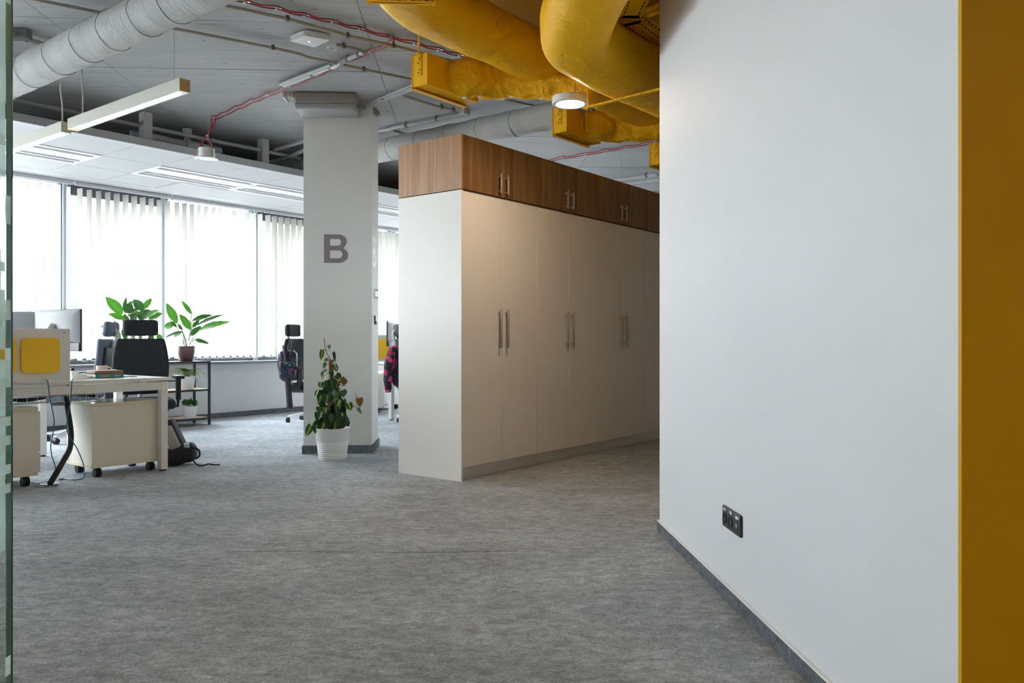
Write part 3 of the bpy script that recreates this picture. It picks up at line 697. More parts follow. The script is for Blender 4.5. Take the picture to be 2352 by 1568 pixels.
t = thing('emergency_light', 'small beige emergency light beside the column head', 'emergency light', PY(663, 225, 7.1), 0.15)
part('housing', rbox(B(), -0.05, 0.05, -0.04, 0.04, 0.0, 0.075, 0.006), 'beige_box', t)
b = B(); prism(b, [(-0.05, 0), (0.0, 0), (-0.005, -0.04)], -0.03, 0.03, RX(math.pi/2)); part('diffuser', b, 'lamp_white', t)
b = B(); prism(b, [(0.03, 0), (0.075, 0), (0.065, -0.03)], -0.03, 0.03, RX(math.pi/2)); part('diffuser', b, 'lamp_white', t)
tube_b = tube(B(), [(-0.045, -0.04, 0.06), (0.005, -0.045, -0.05), (0.02, -0.045, -0.01)], 0.003, 5); part('wire_guard', tube_b, 'conduit_clip', t)
b = tube(B(), [PY(672, 231, 7.12), PY(679, 246, 7.2), PY(690, 262, 7.3), PY(696, 271, 7.34)], 0.008, 6); solo_world('supply_cable', b, 'cable_white', 'white cable running down beside the column head', 'cable')

# linear pendant lamps
def pendant(a, b0, b1, z, label, endmat='pendant_end_warmlit'):
    t = thing('pendant_lamp', label, 'pendant lamp', FW(a, b0, z), PHI, 'linear pendant lamps'); L = b1-b0; w = 0.068; h = 0.075
    b = B(); box(b, 0, 0.004, 0.002, L-0.002, 0, h); box(b, w-0.004, w, 0.002, L-0.002, 0, h); box(b, 0.004, w-0.004, 0.002, L-0.002, h-0.004, h); part('housing', b, 'pendant_body', t)
    for y0 in (-0.001, L-0.002):
        e = part('end_cap', box(B(), 0, w, y0, y0+0.003, 0, h), endmat, t)
        for x in (0.012, w-0.012): part('screw', cyl(B(), (x, y0-0.001, h*0.55), (x, y0+0.003, h*0.55), 0.003, seg=6), 'black_plastic', e)
    part('tube_light', box(B(), 0.012, w-0.012, 0.03, L-0.03, 0.045, 0.055), 'led_tube', t)
    b = B(); n = int(L/0.055)
    for k in range(n): box(b, 0.006, w-0.006, 0.012+k*(L-0.02)/n, 0.0135+k*(L-0.02)/n, 0.002, 0.03)
    box(b, 0.004, 0.012, 0.003, L-0.003, 0.0005, 0.034); box(b, w-0.012, w-0.004, 0.003, L-0.003, 0.0005, 0.034)
    part('louver', b, 'louver', t)
    return t
t1 = pendant(2.555, 4.452, 5.90, 2.5, 'linear pendant lamp whose warm-lit end cap shows, nearest the camera')
part('suspension_wire', cyl(B(), (0.03, 0.11, 0.075), (0.03, 0.11, HCEIL-2.5), 0.0012, seg=6), 'steel', t1)
part('supply_cord', tube(B(), [(0.034, 1.30, 0.07), (0.038, 1.30, 0.2), (0.03, 1.30, 0.36), (0.036, 1.30, 0.5), (0.034, 1.30, HCEIL-2.5)], 0.005, 6, smooth=4), 'pendant_body', t1)
t2 = pendant(2.555, 6.0, 7.1, 2.5, 'linear pendant lamp behind the nearer one, cut off by the glass partition', 'pendant_body')
part('supply_cord', tube(B(), [(0.034, 0.06, 0.07), (0.034, 0.06, 0.2), (0.02, 0.06, 0.34), (0.036, 0.06, 0.5), (0.034, 0.06, HCEIL-2.5)], 0.005, 6, smooth=4), 'pendant_body', t2)

for a, b0, lb in ((0.1, 4.45, 'unseen pendant lamp added for light over the left part of the office, near row'), (0.1, 6.0, 'unseen pendant lamp added for light over the left part of the office, window row'), (-2.4, 4.45, 'unseen pendant lamp added for light at the far left of the office, near row'), (-2.4, 6.0, 'unseen pendant lamp added for light at the far left of the office, window row'), (-2.4, 2.9, 'unseen pendant lamp added for light at the far left of the office, corridor row')):  # out-of-view pendants added to brighten floor and walls
    tp = pendant(a, b0, b0+1.45, 2.5, lb)
    for y in (0.11, 1.30): part('suspension_wire', cyl(B(), (0.03, y, 0.075), (0.03, y, HCEIL-2.5), 0.0012, seg=6), 'steel', tp)
# hanging downlight with red leads
DLp = PY(474, 366, 7.2)
t = thing('downlight', 'white downlight hanging on red cables near the lowered ceiling', 'downlight', DLp)
lathe_b = lathe(B(), [(0, 0.012), (0.062, 0.010), (0.068, 0.004), (0.098, 0.0), (0.1, 0.006), (0.078, 0.014), (0.073, 0.018), (0.073, 0.05), (0.070, 0.052), (0.070, 0.095), (0.066, 0.098), (0, 0.098)], 36)
part('body', lathe_b, 'lamp_white', t)
part('lens', lathe(B(), [(0, 0.003), (0.066, 0.003), (0.066, 0.008), (0, 0.009)], 32), 'plastic_white', t)
for ang in (-0.6, 3.6):
    b = box(B(), 0.072, 0.086, -0.012, 0.012, 0.02, 0.085); tube(b, [(0.079, 0, 0.08), (0.079, 0, 0.12)], 0.002, 5); part('spring_clip', b, 'steel', t, RZ(ang))
top = PY(488, 270, 7.25)-DLp; mid = PY(476, 312, 7.2)-DLp
part('lead', tube(B(), [top+Vector((-0.01, 0, 0)), PY(487, 285, 7.2)-DLp, PY(483, 297, 7.2)-DLp, mid, Vector((-0.035, 0, 0.16)), Vector((-0.055, 0, 0.095))], 0.0058, 6, smooth=5), 'red_cable', t)
part('lead', tube(B(), [top+Vector((0.03, 0, 0.0)), PY(492, 285, 7.2)-DLp, PY(485, 297, 7.2)-DLp, mid+Vector((0.006, 0, 0)), Vector((0.04, 0, 0.15)), Vector((0.06, 0, 0.095))], 0.0058, 6, smooth=5), 'red_cable', t)
part('suspension_wire', cyl(B(), (0.012, 0.01, 0.09), (0.012, 0.01, HCEIL-DLp.z), 0.0015, seg=6), 'steel', t)
part('lead_tie', cyl(B(), mid-Vector((0, 0, 0.006)), mid+Vector((0, 0, 0.006)), 0.012, seg=8), 'clip_metal', t)
b = cyl(B(), PY(1425, 398, 8.2), Vector((PY(1425, 345, 8.2).x, 8.2, HCEIL)), 0.0025, seg=6); cbox(b, Vector((PY(1425, 345, 8.2).x, 8.2, HCEIL-0.02)), (0.03, 0.02, 0.03))
solo_world('hanger_rod', b, 'steel', 'thin steel hanger rod above the far wardrobes', 'hanger rod')

# ---------------------------------------------------------------- yellow services
def fw3(a, b, z): return FW(a, b, z)
vdir = Vector((VX, VY, 0)); udir = Vector((UX, UY, 0)); ndir = Vector((NX, NY, 0))
# duct 1 : along the column grid, then turning to the facade direction
e1 = Vector((-0.58, 4.52, 2.95))
pts = [e1-vdir*3.2, e1-vdir*1.2, e1-vdir*0.45, e1-vdir*0.12+udir*0.02, e1+udir*0.32, e1+udir*1.2, e1+udir*2.6, e1+udir*4.2]
t = thing('yellow_duct', 'yellow wrapped air duct, the left one, bending beside the support rail', 'air duct', (e1.x, e1.y, 2.78))
b = sweep(B(), pts, 0.17, 0.155, 36, 0.035, 2.5, 0.012, 4.5, seed=2.0); bmesh.ops.translate(b, verts=b.verts[:], vec=-Vector((e1.x, e1.y, 2.78)))
part('insulation', b, 'yellow_smooth', t, angle=60)
e2 = Vector((0.325, 4.47, 2.70))
pts = [e2-vdir*3.4, e2-vdir*1.2, e2-vdir*0.42, e2-vdir*0.1+udir*0.02, e2+udir*0.32, e2+udir*1.1, e2+udir*3.2]
t = thing('yellow_duct', 'yellow wrapped air duct, the large near one, bending above the round lamp', 'air duct', (e2.x, e2.y, 2.52))
b = sweep(B(), pts, 0.185, 0.17, 36, 0.035, 3.0, 0.010, 4.5, seed=7.0); bmesh.ops.translate(b, verts=b.verts[:], vec=-Vector((e2.x, e2.y, 2.52)))
part('insulation', b, 'yellow_smooth', t, angle=60)

def plenum(a, b, label, rods=True):
    t = thing('diffuser_box', label, 'air diffuser', FW(a, b, 2.735), PHI, 'yellow diffuser boxes'); L, W, H = 0.53, 0.135, 0.225
    part('plenum', box(B(), 0, L, -W, 0, 0.012, H), 'yellow_paint', t)
    part('flange', box(B(), -0.004, L+0.004, 0.0, 0.006, -0.006, H+0.006), 'yellow_paint', t)
    part('bottom_lip', box(B(), -0.003, L+0.003, -0.03, 0.0, -0.006, 0.0), 'yellow_paint', t)
    k = part('bracket', box(B(), -0.006, -0.001, -0.085, -0.045, 0.08, H+0.004), 'yellow_paint', t)
    for z in (0.1, 0.12, 0.165, 0.185, 0.2): part('bolt', cyl(B(), (-0.009, -0.065+0.008*math.sin(z*90), z), (-0.004, -0.065+0.008*math.sin(z*90), z), 0.0045, seg=6), 'slot_dark', k)
    part('bolt', cyl(B(), (0.07, 0.007, 0.005), (0.07, 0.005, 0.005), 0.005, seg=6), 'slot_dark', t)
    b_ = cyl(B(), (-0.003, -0.065, H-0.02), (-0.003, -0.065, HCEIL-2.735-0.012), 0.0065, seg=8); lathe(b_, [(0, 0), (0.022, 0), (0.022, 0.012), (0.012, 0.02), (0, 0.03)], 12, T(-0.003, -0.065, H-0.005)); part('hanger_rod', b_, 'yellow_paint', t)
    b_ = cyl(B(), (L-0.05, -0.065, H), (L-0.05, -0.065, HCEIL-2.735-0.012), 0.0065, seg=8); part('hanger_rod', b_, 'yellow_paint', t)
    part('spigot', cyl(B(), (0.30, -W, 0.12), (0.30, -W-0.03, 0.12), 0.107, seg=24), 'yellow_paint', t)
    return t
plenum(3.93, 3.905, 'yellow diffuser box nearest the camera on its hanger rod')
plenum(5.53, 3.86, 'yellow diffuser box behind the round lamp')
plenum(7.12, 3.81, 'yellow diffuser box cut off by the partition wall')
def flex(name, pts, r, label, seed):
    c = Vector(pts[0]); t = thing(name, label, 'air duct', (c.x, c.y, min(p[2] for p in pts)-r), 0, 'crumpled yellow flexible ducts'); off = Vector((c.x, c.y, min(p[2] for p in pts)-r))
    b = sweep(B(), pts, r, r, 72, 0.010, 2, 0.017, 9.0, True, seed); bmesh.ops.translate(b, verts=b.verts[:], vec=-off)
    part('foil_hose', b, 'yellow_foil', t, angle=70)
s1 = FW(4.23, 3.905-0.15, 2.735+0.12)
flex('flexible_duct', [s1, FW(4.26, 3.68, 2.86), FW(4.40, 3.60, 2.86), PY(1180, 182, 5.68), PY(1255, 183, 5.62), PY(1320, 188, 5.56), PY(1375, 195, 5.5)], 0.128, 'crumpled yellow flexible duct joined to the nearest diffuser box', 3.1)
s2 = FW(5.83, 3.86-0.15, 2.735+0.12)
flex('flexible_duct', [s2, FW(5.87, 3.63, 2.855), FW(6.0, 3.56, 2.855), PY(1450, 290, 6.86), PY(1500, 288, 6.78), PY(1560, 278, 6.68), PY(1600, 270, 6.55)], 0.124, 'crumpled yellow flexible duct joined to the diffuser box behind the lamp', 9.4)

# support rails
def rail(p0, p1, label, rods=(0.04, 0.96), sc=1.0):
    p0, p1 = Vector(p0), Vector(p1); d = (p1-p0); L = d.length; rz = math.atan2(d.y, d.x)
    t = thing('support_rail', label, 'support rail', p0, rz, 'slotted yellow support rails')
    b = B(); box(b, 0, L, -0.02, -0.017, 0, 0.022); box(b, 0, L, 0.017, 0.02, 0, 0.022); box(b, 0, L, -0.017, 0.017, 0.019, 0.022); box(b, 0, L, -0.017, -0.009, 0, 0.003); box(b, 0, L, 0.009, 0.017, 0, 0.003)
    bmesh.ops.scale(b, verts=b.verts[:], vec=(1, sc, sc)); part('channel', b, 'yellow_paint', t); n = int(L/0.035)
    b = B()
    for k in range(n): box(b, 0.02+k*0.035, 0.02+k*0.035+(0.018 if k % 2 == 0 else 0.005), -0.0206, -0.0196, 0.005, 0.009)
    bmesh.ops.scale(b, verts=b.verts[:], vec=(1, sc, sc)); part('slots', b, 'slot_dark', t)['kind'] = 'stuff'
    for f in rods:
        b = cyl(B(), (L*f, 0, -0.012), (L*f, 0, HCEIL-0.012-p0.z), 0.005, seg=8); cyl(b, (L*f, 0, -0.008), (L*f, 0, 0), 0.011, seg=6); part('threaded_rod', b, 'yellow_paint', t)
c = P(925, 7, 2.77); xv = Vector((VY, -VX, 0))
rail(c-xv*0.185, c+xv*0.178, 'slotted yellow rail under the left duct at the top edge')
rail(P(1340, 251, 2.50), P(1520, 206, 2.50), 'slotted yellow rail under the large near duct above the round lamp', (0.06,), 0.5)

# perforated cable tray
def tray(p0, p1, w, label, h=0.05):
    p0, p1 = Vector(p0), Vector(p1); d = p1-p0; L = d.length; rz = math.atan2(d.y, d.x)
    t = thing('cable_tray', label, 'cable tray', p0, rz, 'perforated yellow cable trays')
    b = B(); box(b, 0, L, -w/2, w/2, 0, 0.002); box(b, 0, L, -w/2, -w/2+0.002, 0, h); box(b, 0, L, w/2-0.002, w/2, 0, h); part('trough', b, 'yellow_paint', t)
    b = B(); n = int(L/0.045)
    for k in range(n):
        for y in (-w*0.32, w*0.32): box(b, 0.02+k*0.045, 0.045+k*0.045, y-0.004, y+0.004, -0.0007, 0.0005)
        if k % 3 == 0: box(b, 0.03+k*0.045, 0.04+k*0.045, -0.003, 0.003, -0.0007, 0.0005)
        box(b, 0.02+k*0.045, 0.04+k*0.045, -w/2-0.0006, -w/2+0.0005, h*0.4, h*0.6)
    part('perforations', b, 'slot_dark', t)['kind'] = 'stuff'
zt_ = 2.88; j = P(1443, 48, zt_)
tray(P(1490, -60, zt_), P(1447, 42, zt_), 0.13, 'perforated yellow cable tray running toward the camera')
tray(P(1447, 52, zt_), P(1540, 118, zt_), 0.13, 'perforated yellow cable tray turning behind the partition wall')
b = B(); prism(b, [(0.075*math.cos(k*math.pi/8), 0.075*math.sin(k*math.pi/8)) for k in range(16)], 0, 0.05); solo('tray_elbow', b, 'yellow_paint', 'rounded yellow elbow joining two cable trays', 'cable tray', P(1445, 47, zt_), 0)
pipe('yellow_conduit', [P(1400, 62, 3.14), P(1520, 10, 3.14)], 0.018, 'yellow_paint', 'upper yellow pipe behind the cable tray', 'pipe')
pipe('yellow_conduit', [P(1400, 75, 3.10), P(1520, 24, 3.10)], 0.014, 'yellow_paint', 'lower yellow pipe behind the cable tray', 'pipe')

# round surface lamp
LP = PY(1309.5, 249, 5.4); LP.z = PY(1309, 240, 5.4).z
t = thing('round_lamp', 'round white ceiling lamp switched on below the yellow ducts', 'lamp', LP, 0, 'round ceiling lamps')
part('ring', lathe(B(), [(0.094, 0.004), (0.096, 0.0), (0.116, 0.0), (0.12, 0.004), (0.12, 0.046), (0.116, 0.05), (0, 0.05), (0, 0.03), (0.094, 0.03)], 48), 'lamp_white', t)
part('diffuser', lathe(B(), [(0, 0.003), (0.094, 0.003), (0.094, 0.008), (0, 0.008)], 48), 'led_warm', t)
k = part('bracket', box(B(), -0.02, 0.04, -0.012, 0.012, 0.055, 0.075), 'beige_box', t)
b = cyl(B(), (0.03, 0, 0.0), (0.03, 0, 0.26), 0.004, seg=8); cyl(b, (0.03, 0, 0.04), (0.03, 0, 0.055), 0.009, seg=8); cbox(b, (0.0, 0, 0.046), (0.09, 0.012, 0.012)); part('threaded_rod', b, 'yellow_paint', t)

for x, y, lb in ((-0.35, -1.3, 'unseen round lamp added for light behind the camera, corridor side'), (1.9, -0.6, 'unseen round lamp added behind the camera to light the yellow wall')):  # out-of-view lamp copies added to light the near floor and yellow wall
    c_ = copy_tree(t); c_.location = (x, y, 2.6); c_['label'] = lb
    for ch in c_.children:
        if ch.name.startswith('threaded_rod'): ch.scale = (1, 1, 2.25)

# ---------------------------------------------------------------- column markings
def PB(x, y, b):                               # pixel on a plane parallel to the facade
    p = FW(ONB(x, b), b); return Vector((p.x, p.y, HC-(y-HOR)/F_PX*p.y))
def on_plane(x, y, p0, nrm):
    d = Vector(((x-CX)/F_PX, 1, -(y-HOR)/F_PX)); o = Vector((0, 0, HC)); t = (Vector(p0)-o).dot(nrm)/d.dot(nrm); return o+d*t
def letter_b(w, h):
    def arc(cx, cy, rx, ry, a0, a1, n=12): return [(cx+rx*math.cos(math.radians(a0+(a1-a0)*k/n)), cy+ry*math.sin(math.radians(a0+(a1-a0)*k/n))) for k in range(n+1)]
    hu = h*0.46; hl = h-hu; wu = w*0.94
    outer = [(0, 0)]+arc(w*0.62, hl*0.5, w*0.38, hl*0.5, -90, 62)+arc(wu*0.66, hl+hu*0.47, wu*0.34, hu*0.53, -52, 90)+[(0, h)]
    st = w*0.245; tb = h*0.155
    i1 = [(st, h*0.162)]+arc(w*0.62, h*0.2995, w*0.145, h*0.1375, -90, 90)+[(st, h*0.437)]
    i2 = [(st, h*0.606)]+arc(wu*0.62, h*0.7245, wu*0.13, h*0.1185, -90, 90)+[(st, h*0.843)]
    cu = bpy.data.curves.new('letter', 'CURVE'); cu.dimensions = '2D'; cu.fill_mode = 'BOTH'; cu.extrude = 0.0008
    for poly in (outer, i1, i2):
        sp = cu.splines.new('POLY'); sp.points.add(len(poly)-1); sp.use_cyclic_u = True
        for pt, (x, y) in zip(sp.points, poly): pt.co = (x, y, 0, 1)
    o = bpy.data.objects.new('letter_tmp', cu); COL.objects.link(o); dg = bpy.context.evaluated_depsgraph_get(); me = bpy.data.meshes.new_from_object(o.evaluated_get(dg))
    bpy.data.objects.remove(o); bpy.data.curves.remove(cu); return me
nf = Vector((math.sin(PSI), -math.cos(PSI), 0)); ns = Vector((math.cos(PSI), math.sin(PSI), 0))
p0 = on_plane(744, 603.5, c0, nf); p1 = on_plane(799.5, 538.5, c0, nf)
me = letter_b((p1-p0).length*0 + math.hypot(p1.x-p0.x, p1.y-p0.y), p1.z-p0.z); me.materials.append(MATS['letter_mauve'])
o = link('letter_sign', me); o.location = p0+nf*0.0015; o.rotation_euler = (math.pi/2, 0, PSI); tag(o, 'mauve letter B on the front of the white column', 'letter')
cr = c0+ns*CW
p0 = on_plane(856, 611, cr, ns); p1 = on_plane(863, 549, cr, ns)
me = letter_b(0.25, p1.z-p0.z); me.materials.append(MATS['letter_white'])
o = link('letter_sign', me); o.location = p0+ns*0.0015; o.rotation_euler = (math.pi/2, 0, PSI+math.pi/2); tag(o, 'white letter B on the shaded side of the column', 'letter')
p = on_plane(861, 686, cr, ns); t = thing('wall_control', 'white switch panel on the shaded column side', 'switch', p, PSI)
part('plate', rbox(B(), 0, 0.01, -0.04, 0.04, 0, 0.09, 0.003), 'plastic_white', t)
for z in (0.012, 0.078):
    for y in (-0.02, 0.02): part('button', lathe(B(), [(0, 0.022), (0.008, 0.02), (0.01, 0.0)], 12, T(0.01, y, z) @ RY(math.pi/2)), 'lamp_white', t)
p = on_plane(861, 745, cr, ns); t = thing('thermostat', 'black thermostat plate on the shaded column side', 'thermostat', p, PSI)
part('plate', rbox(B(), 0, 0.012, -0.05, 0.05, 0, 0.08, 0.003), 'socket_black', t); part('lever', rbox(B(), 0.012, 0.03, -0.02, 0.0, 0.004, 0.03, 0.003), 'plastic_white', t)

# ---------------------------------------------------------------- wall sockets
nw = Vector((-math.cos(PSI), -math.sin(PSI), 0)); pw0 = w0
def wl(x, y):
    q = on_plane(x, y, pw0, nw)-w0; return (q.dot(Vector((VX, VY, 0))), q.z)
yl, zt1 = wl(1665, 1158.6); yl2, zb1 = wl(1665, 1205.5); yr, _ = wl(1706, 1180)
H = zt1-zb1; Wd = yl-yr
t = thing('socket_panel', 'black triple wall socket plate on the white partition wall', 'socket', w0+Vector((VX, VY, 0))*yr+Vector((0, 0, zb1)), PSI)
# local: x into wall, y away from camera
part('plate', rbox(B(), -0.011, 0, 0, Wd, 0, H, 0.003), 'socket_black', t)
for k, yc in enumerate((Wd*0.86, Wd*0.52)):
    b = lathe(B(), [(0.021, 0.002), (0.021, 0.0), (0.019, -0.002), (0.018, -0.008), (0, -0.008)], 24, T(-0.012, yc-0.004, H*0.44) @ RY(-math.pi/2)); s_ = part('socket_insert', b, 'monitor_dark', t)
    part('earth_pin', cyl(B(), (-0.006, yc-0.004, H*0.44+0.010), (-0.0135, yc-0.004, H*0.44+0.010), 0.0025, seg=8), 'chrome', s_)
    lab = part('sticker', box(B(), -0.0118, -0.0108, yc-0.014, yc+0.010, H*0.80, H*0.93), 'label_white', t)
    part('sticker_print', box(B(), -0.0121, -0.0117, yc-0.009, yc+0.005, H*0.85, H*0.88), 'print_grey', lab)
yc = Wd*0.17
f_ = part('data_port', box(B(), -0.0125, -0.0105, yc-0.012, yc+0.012, H*0.28, H*0.62), 'monitor_dark', t)
part('port', box(B(), -0.0135, -0.0122, yc-0.008, yc-0.001, H*0.38, H*0.54), 'grey_plastic', f_); part('port', box(B(), -0.0135, -0.0122, yc+0.001, yc+0.008, H*0.38, H*0.54), 'grey_plastic', f_)
lab = part('sticker', box(B(), -0.0118, -0.0108, yc-0.017, yc+0.015, H*0.76, H*0.88), 'label_white', t)
part('sticker_print', box(B(), -0.0121, -0.0117, yc-0.013, yc+0.011, H*0.81, H*0.83), 'print_grey', lab)

# ---------------------------------------------------------------- glass partition
GY = 1.62; gx = (29-CX)/F_PX*GY
t = thing('glass_partition', 'greenish glass partition edge with frosted pixel pattern', 'glass partition', (gx, GY, 0), PSI)
part('pane', box(B(), -0.012, 0, -1.0, -0.0015, 0.0, 2.9), 'green_glass', t)
part('polished_edge', box(B(), -0.012, 0, -0.0015, 0, 0.0, 2.9), 'glass_bevel', t)
part('polished_edge', box(B(), 0.0, 0.0006, -0.0035, 0, 0.0, 2.9), 'glass_edge', t)
part('frosted_band', box(B(), -0.0135, -0.0122, -0.9, -0.004, 1.02, 1.9), 'frost_light', t)
part('frosted_band', box(B(), -0.0135, -0.0122, -0.9, -0.004, 0.62, 1.0), 'frost_light', t)
r2 = random.Random(11); sq = to_mesh(box(B(), 0.0002, 0.0008, 0, 0.0185, 0, 0.0185), 'frosted_square', 'frost_film'); sq2 = to_mesh(box(B(), 0.0002, 0.0008, 0, 0.0185, 0, 0.040), 'frosted_square', 'frost_film')
for r in range(80):
    for c in range(4):
        z = 0.28+r*0.019
        pz = 0.42 if (z < 1.1 or z > 1.68) else 0.16
        if z < 0.72: pz = 0.05
        if r2.random() < pz: link('frosted_square', sq if r2.random() < .6 else sq2, t, T(0, -0.027-c*0.019, z))

# ---------------------------------------------------------------- desks
def desk(name, label, loc, L, D, rz=PHI, H=0.74, group='white office desks'):
    t = thing(name, label, 'desk', loc, rz, group)
    part('desktop', rbox(B(), 0, L, 0, D, H-0.025, H, 0.002, 1), 'desk_white', t)
    for x in (0.004, L-0.060):
        for y in (0.012, D-0.068):
            lg = part('leg', rbox(B(), x, x+0.056, y, y+0.056, 0.012, H-0.034, 0.003, 1), 'desk_metal', t)
            part('foot', cyl(B(), (x+0.028, y+0.028, 0), (x+0.028, y+0.028, 0.013), 0.026), 'black_plastic', lg)
    for y in (0.014, D-0.054): part('beam', box(B(), 0.06, L-0.06, y, y+0.04, H-0.098, H-0.036), 'desk_metal', t)
    for x in (0.006, L-0.052): part('beam', box(B(), x, x+0.045, 0.068, D-0.068, H-0.098, H-0.036), 'desk_metal', t)
    b = B()
    for x in (0.2, L/2, L-0.2): box(b, x-0.03, x+0.03, 0.02, D-0.02, H-0.036, H-0.025)
    part('spacer', b, 'desk_metal', t)['kind'] = 'stuff'
    return t
DA1, DB0 = 3.406, 6.085
desk('office_desk', 'white desk with the yellow-panelled screen and blue cables', FW(DA1-1.6, DB0, 0), 1.6, 0.8)
desk('office_desk', 'white desk by the windows, mostly hidden behind the monitors', FW(1.60, 7.68, 0), 1.56, 0.8)
desk('office_desk', 'white desk seen in the gap between column and wardrobe', FW(7.25, 7.58, 0), 1.6, 0.8)

# screen with felt panels
bS = DB0+0.032; ar = ONB(157.5, bS); zt_s = PB(157, 755, bS).z; zb_s = 0.7415
def screen(name, label, a0, a1, b, z0, z1, panels, th=0.028):
    t = thing(name, label, 'desk screen', FW(a0, b, z0), PHI, 'desk screens with yellow felt'); L = a1-a0
    part('board', rbox(B(), 0, L, -th, 0, 0, z1-z0, 0.003, 1), 'screen_white', t)
    for x0, x1, y0, y1 in panels:
        b_ = B(); prism(b_, rrect(x1-x0, y1-y0, 0.035, 6, (x0+x1)/2, (y0+y1)/2), 0, 0.022, T(0, -th, 0) @ RX(math.pi/2)); part('felt_panel', b_, 'yellow_felt', t)
    part('end_clamp', box(B(), L-0.012, L, -th-0.006, 0, -0.03, 0.0), 'screen_white', t) if a0 < 5 else None
    part('maker_tag', box(B(), L-0.05, L-0.03, -th-0.0008, -th, z1-z0-0.03, z1-z0-0.022), 'print_grey', t)
    return t
aL, aR = ONB(47, bS-0.03)-(ar-1.5), ONB(137, bS-0.045)-(ar-1.5)
pzt, pzb = PB(95, 776, bS-0.04).z-zb_s, PB(95, 856, bS-0.04).z-zb_s; pww = aR-aL
screen('desk_screen', 'white desk screen with square yellow felt panels in front of the monitors', ar-1.5, ar, bS, zb_s, zt_s, [(aL, aR, pzb, pzt), (aL-0.032-pww, aL-0.032, pzb, pzt), (aL-0.064-2*pww, aL-0.064-pww, pzb, pzt)])
screen('desk_screen', 'yellow felt desk screen behind the monitor in the gap', 7.3, 8.7, 8.40, 0.745, 1.10, [(0.05, 0.65, 0.03, 0.30), (0.72, 1.35, 0.03, 0.30)])

# monitors
def monitor(label, p, rz, w=0.54, h=0.325, front=False, stand_h=None, backmat='monitor_back'):
    # local: x width, back faces -y, screen +y ; p = centre bottom of panel
    t = thing('monitor', label, 'monitor', (p.x, p.y, p.z-stand_h), rz, 'computer monitors'); z0 = stand_h
    b = rbox(B(), -w/2, w/2, 0.0, 0.018, z0, z0+h, 0.004, 1); part('bezel', b, 'monitor_dark', t)
    part('screen', box(B(), -w/2+0.008, w/2-0.008, 0.018, 0.019, z0+0.015, z0+h-0.008), 'screen_white' if front else 'monitor_dark', t)
    b = B(); v = [(-w/2+.003, 0, z0+h*0.2), (w/2-.003, 0, z0+h*0.2), (w/2-.003, 0, z0+h-.003), (-w/2+.003, 0, z0+h-.003), (-w/2+.08, -0.035, z0+h*0.24), (w/2-.08, -0.035, z0+h*0.24), (w/2-.06, -0.028, z0+h-.05), (-w/2+.06, -0.028, z0+h-.05)]
    _addv(b, v, [(0, 1, 2, 3), (4, 5, 6, 7), (0, 1, 5, 4), (1, 2, 6, 5), (2, 3, 7, 6), (3, 0, 4, 7)]); k = part('back_cover', b, backmat, t)
    part('vent', box(B(), -w*0.36, w*0.36, -0.012, -0.006, z0+h-0.028, z0+h-0.022), 'monitor_dark', k)
    part('cable_cover', box(B(), -w/2+.004, w/2-.004, -0.012, 0, z0+0.004, z0+h*0.2), 'monitor_dark', t)
    b = tube(B(), [(0, -0.034, z0+h*0.62), (0, -0.07, z0+h*0.5), (0, -0.075, z0*0.6), (0, -0.06, 0.015)], 0.024, 10); part('stand_neck', b, 'grey_plastic' if not front else 'black_plastic', t)
    b = B(); prism(b, rrect(0.24, 0.18, 0.03, 5, 0, -0.03), 0, 0.012); part('stand_base', b, 'grey_plastic' if not front else 'black_plastic', t)
    return t
mz = PY(130, 807, 6.15).z
monitor('grey monitor back nearest the window, standing behind the desk screen', Vector((-3.54, 6.3, mz)), math.atan2(-0.43, 0.9), stand_h=mz-0.74)
monitor('grey monitor back at the far left beside the glass partition', Vector((-4.03, 6.50, mz-0.01)), math.atan2(-0.05, 1), stand_h=mz-0.75)
pm_ = PY(903, 795, 10.75); monitor('pale monitor seen in the gap between column and wardrobe', Vector((pm_.x, pm_.y, pm_.z)), PHI+0.55, 0.55, 0.33, True, pm_.z-0.74, 'plastic_white')

# pedestals on castors
def castor(bm, x, y, r=0.03):
    cyl(bm, (x-0.022, y, r), (x-0.004, y, r), r, seg=16); cyl(bm, (x+0.004, y, r), (x+0.022, y, r), r, seg=16)
    lathe(bm, [(0, r*2.25), (0.016, r*2.2), (0.020, r*1.6), (0.02, r*1.1), (0, r*1.1)], 12, T(x, y, 0))
def pedestal(label, loc, rz, L=0.57, W=0.43, mt='ped_cream'):
    t = thing('mobile_pedestal', label, 'drawer unit', loc, rz, 'mobile pedestals on castors'); z0, z1 = 0.075, 0.56
    part('carcass', box(B(), 0.006, L, 0.0, W, z0+0.02, z1-0.022), mt, t)
    part('base_board', box(B(), 0.0, L, -0.001, W+0.001, z0, z0+0.02), 'ped_edge', t)
    k = part('top_board', rbox(B(), -0.003, L+0.003, -0.003, W+0.003, z1-0.021, z1, 0.002, 1), 'ped_edge', t)
    part('top_laminate', box(B(), 0.001, L-0.001, 0.001, W-0.001, z1, z1+0.001), 'ped_top', k)
    part('back_lip', box(B(), 0.0, 0.006, W-0.022, W, z0+0.02, z1-0.022), 'ped_edge', t)
    for i in range(3):
        h = (z1-z0-0.05)/3; d = part('drawer', box(B(), L, L+0.018, 0.002, W-0.002, z0+0.022+i*h, z0+0.018+(i+1)*h), mt, t)
        part('handle', box(B(), L+0.018, L+0.03, W/2-0.06, W/2+0.06, z0+0.02+i*h+h*0.6, z0+0.03+i*h+h*0.6), 'alu_handle', d)
    for x in (0.07, L-0.06):
        for y in (0.06, W-0.06):
            b = B(); castor(b, x, y, 0.033); part('castor', b, 'black_plastic', t)
pedestal('cream mobile pedestal under the desk, beside its right leg', FW(2.843, 6.180, 0), PHI-0.03, 0.54)
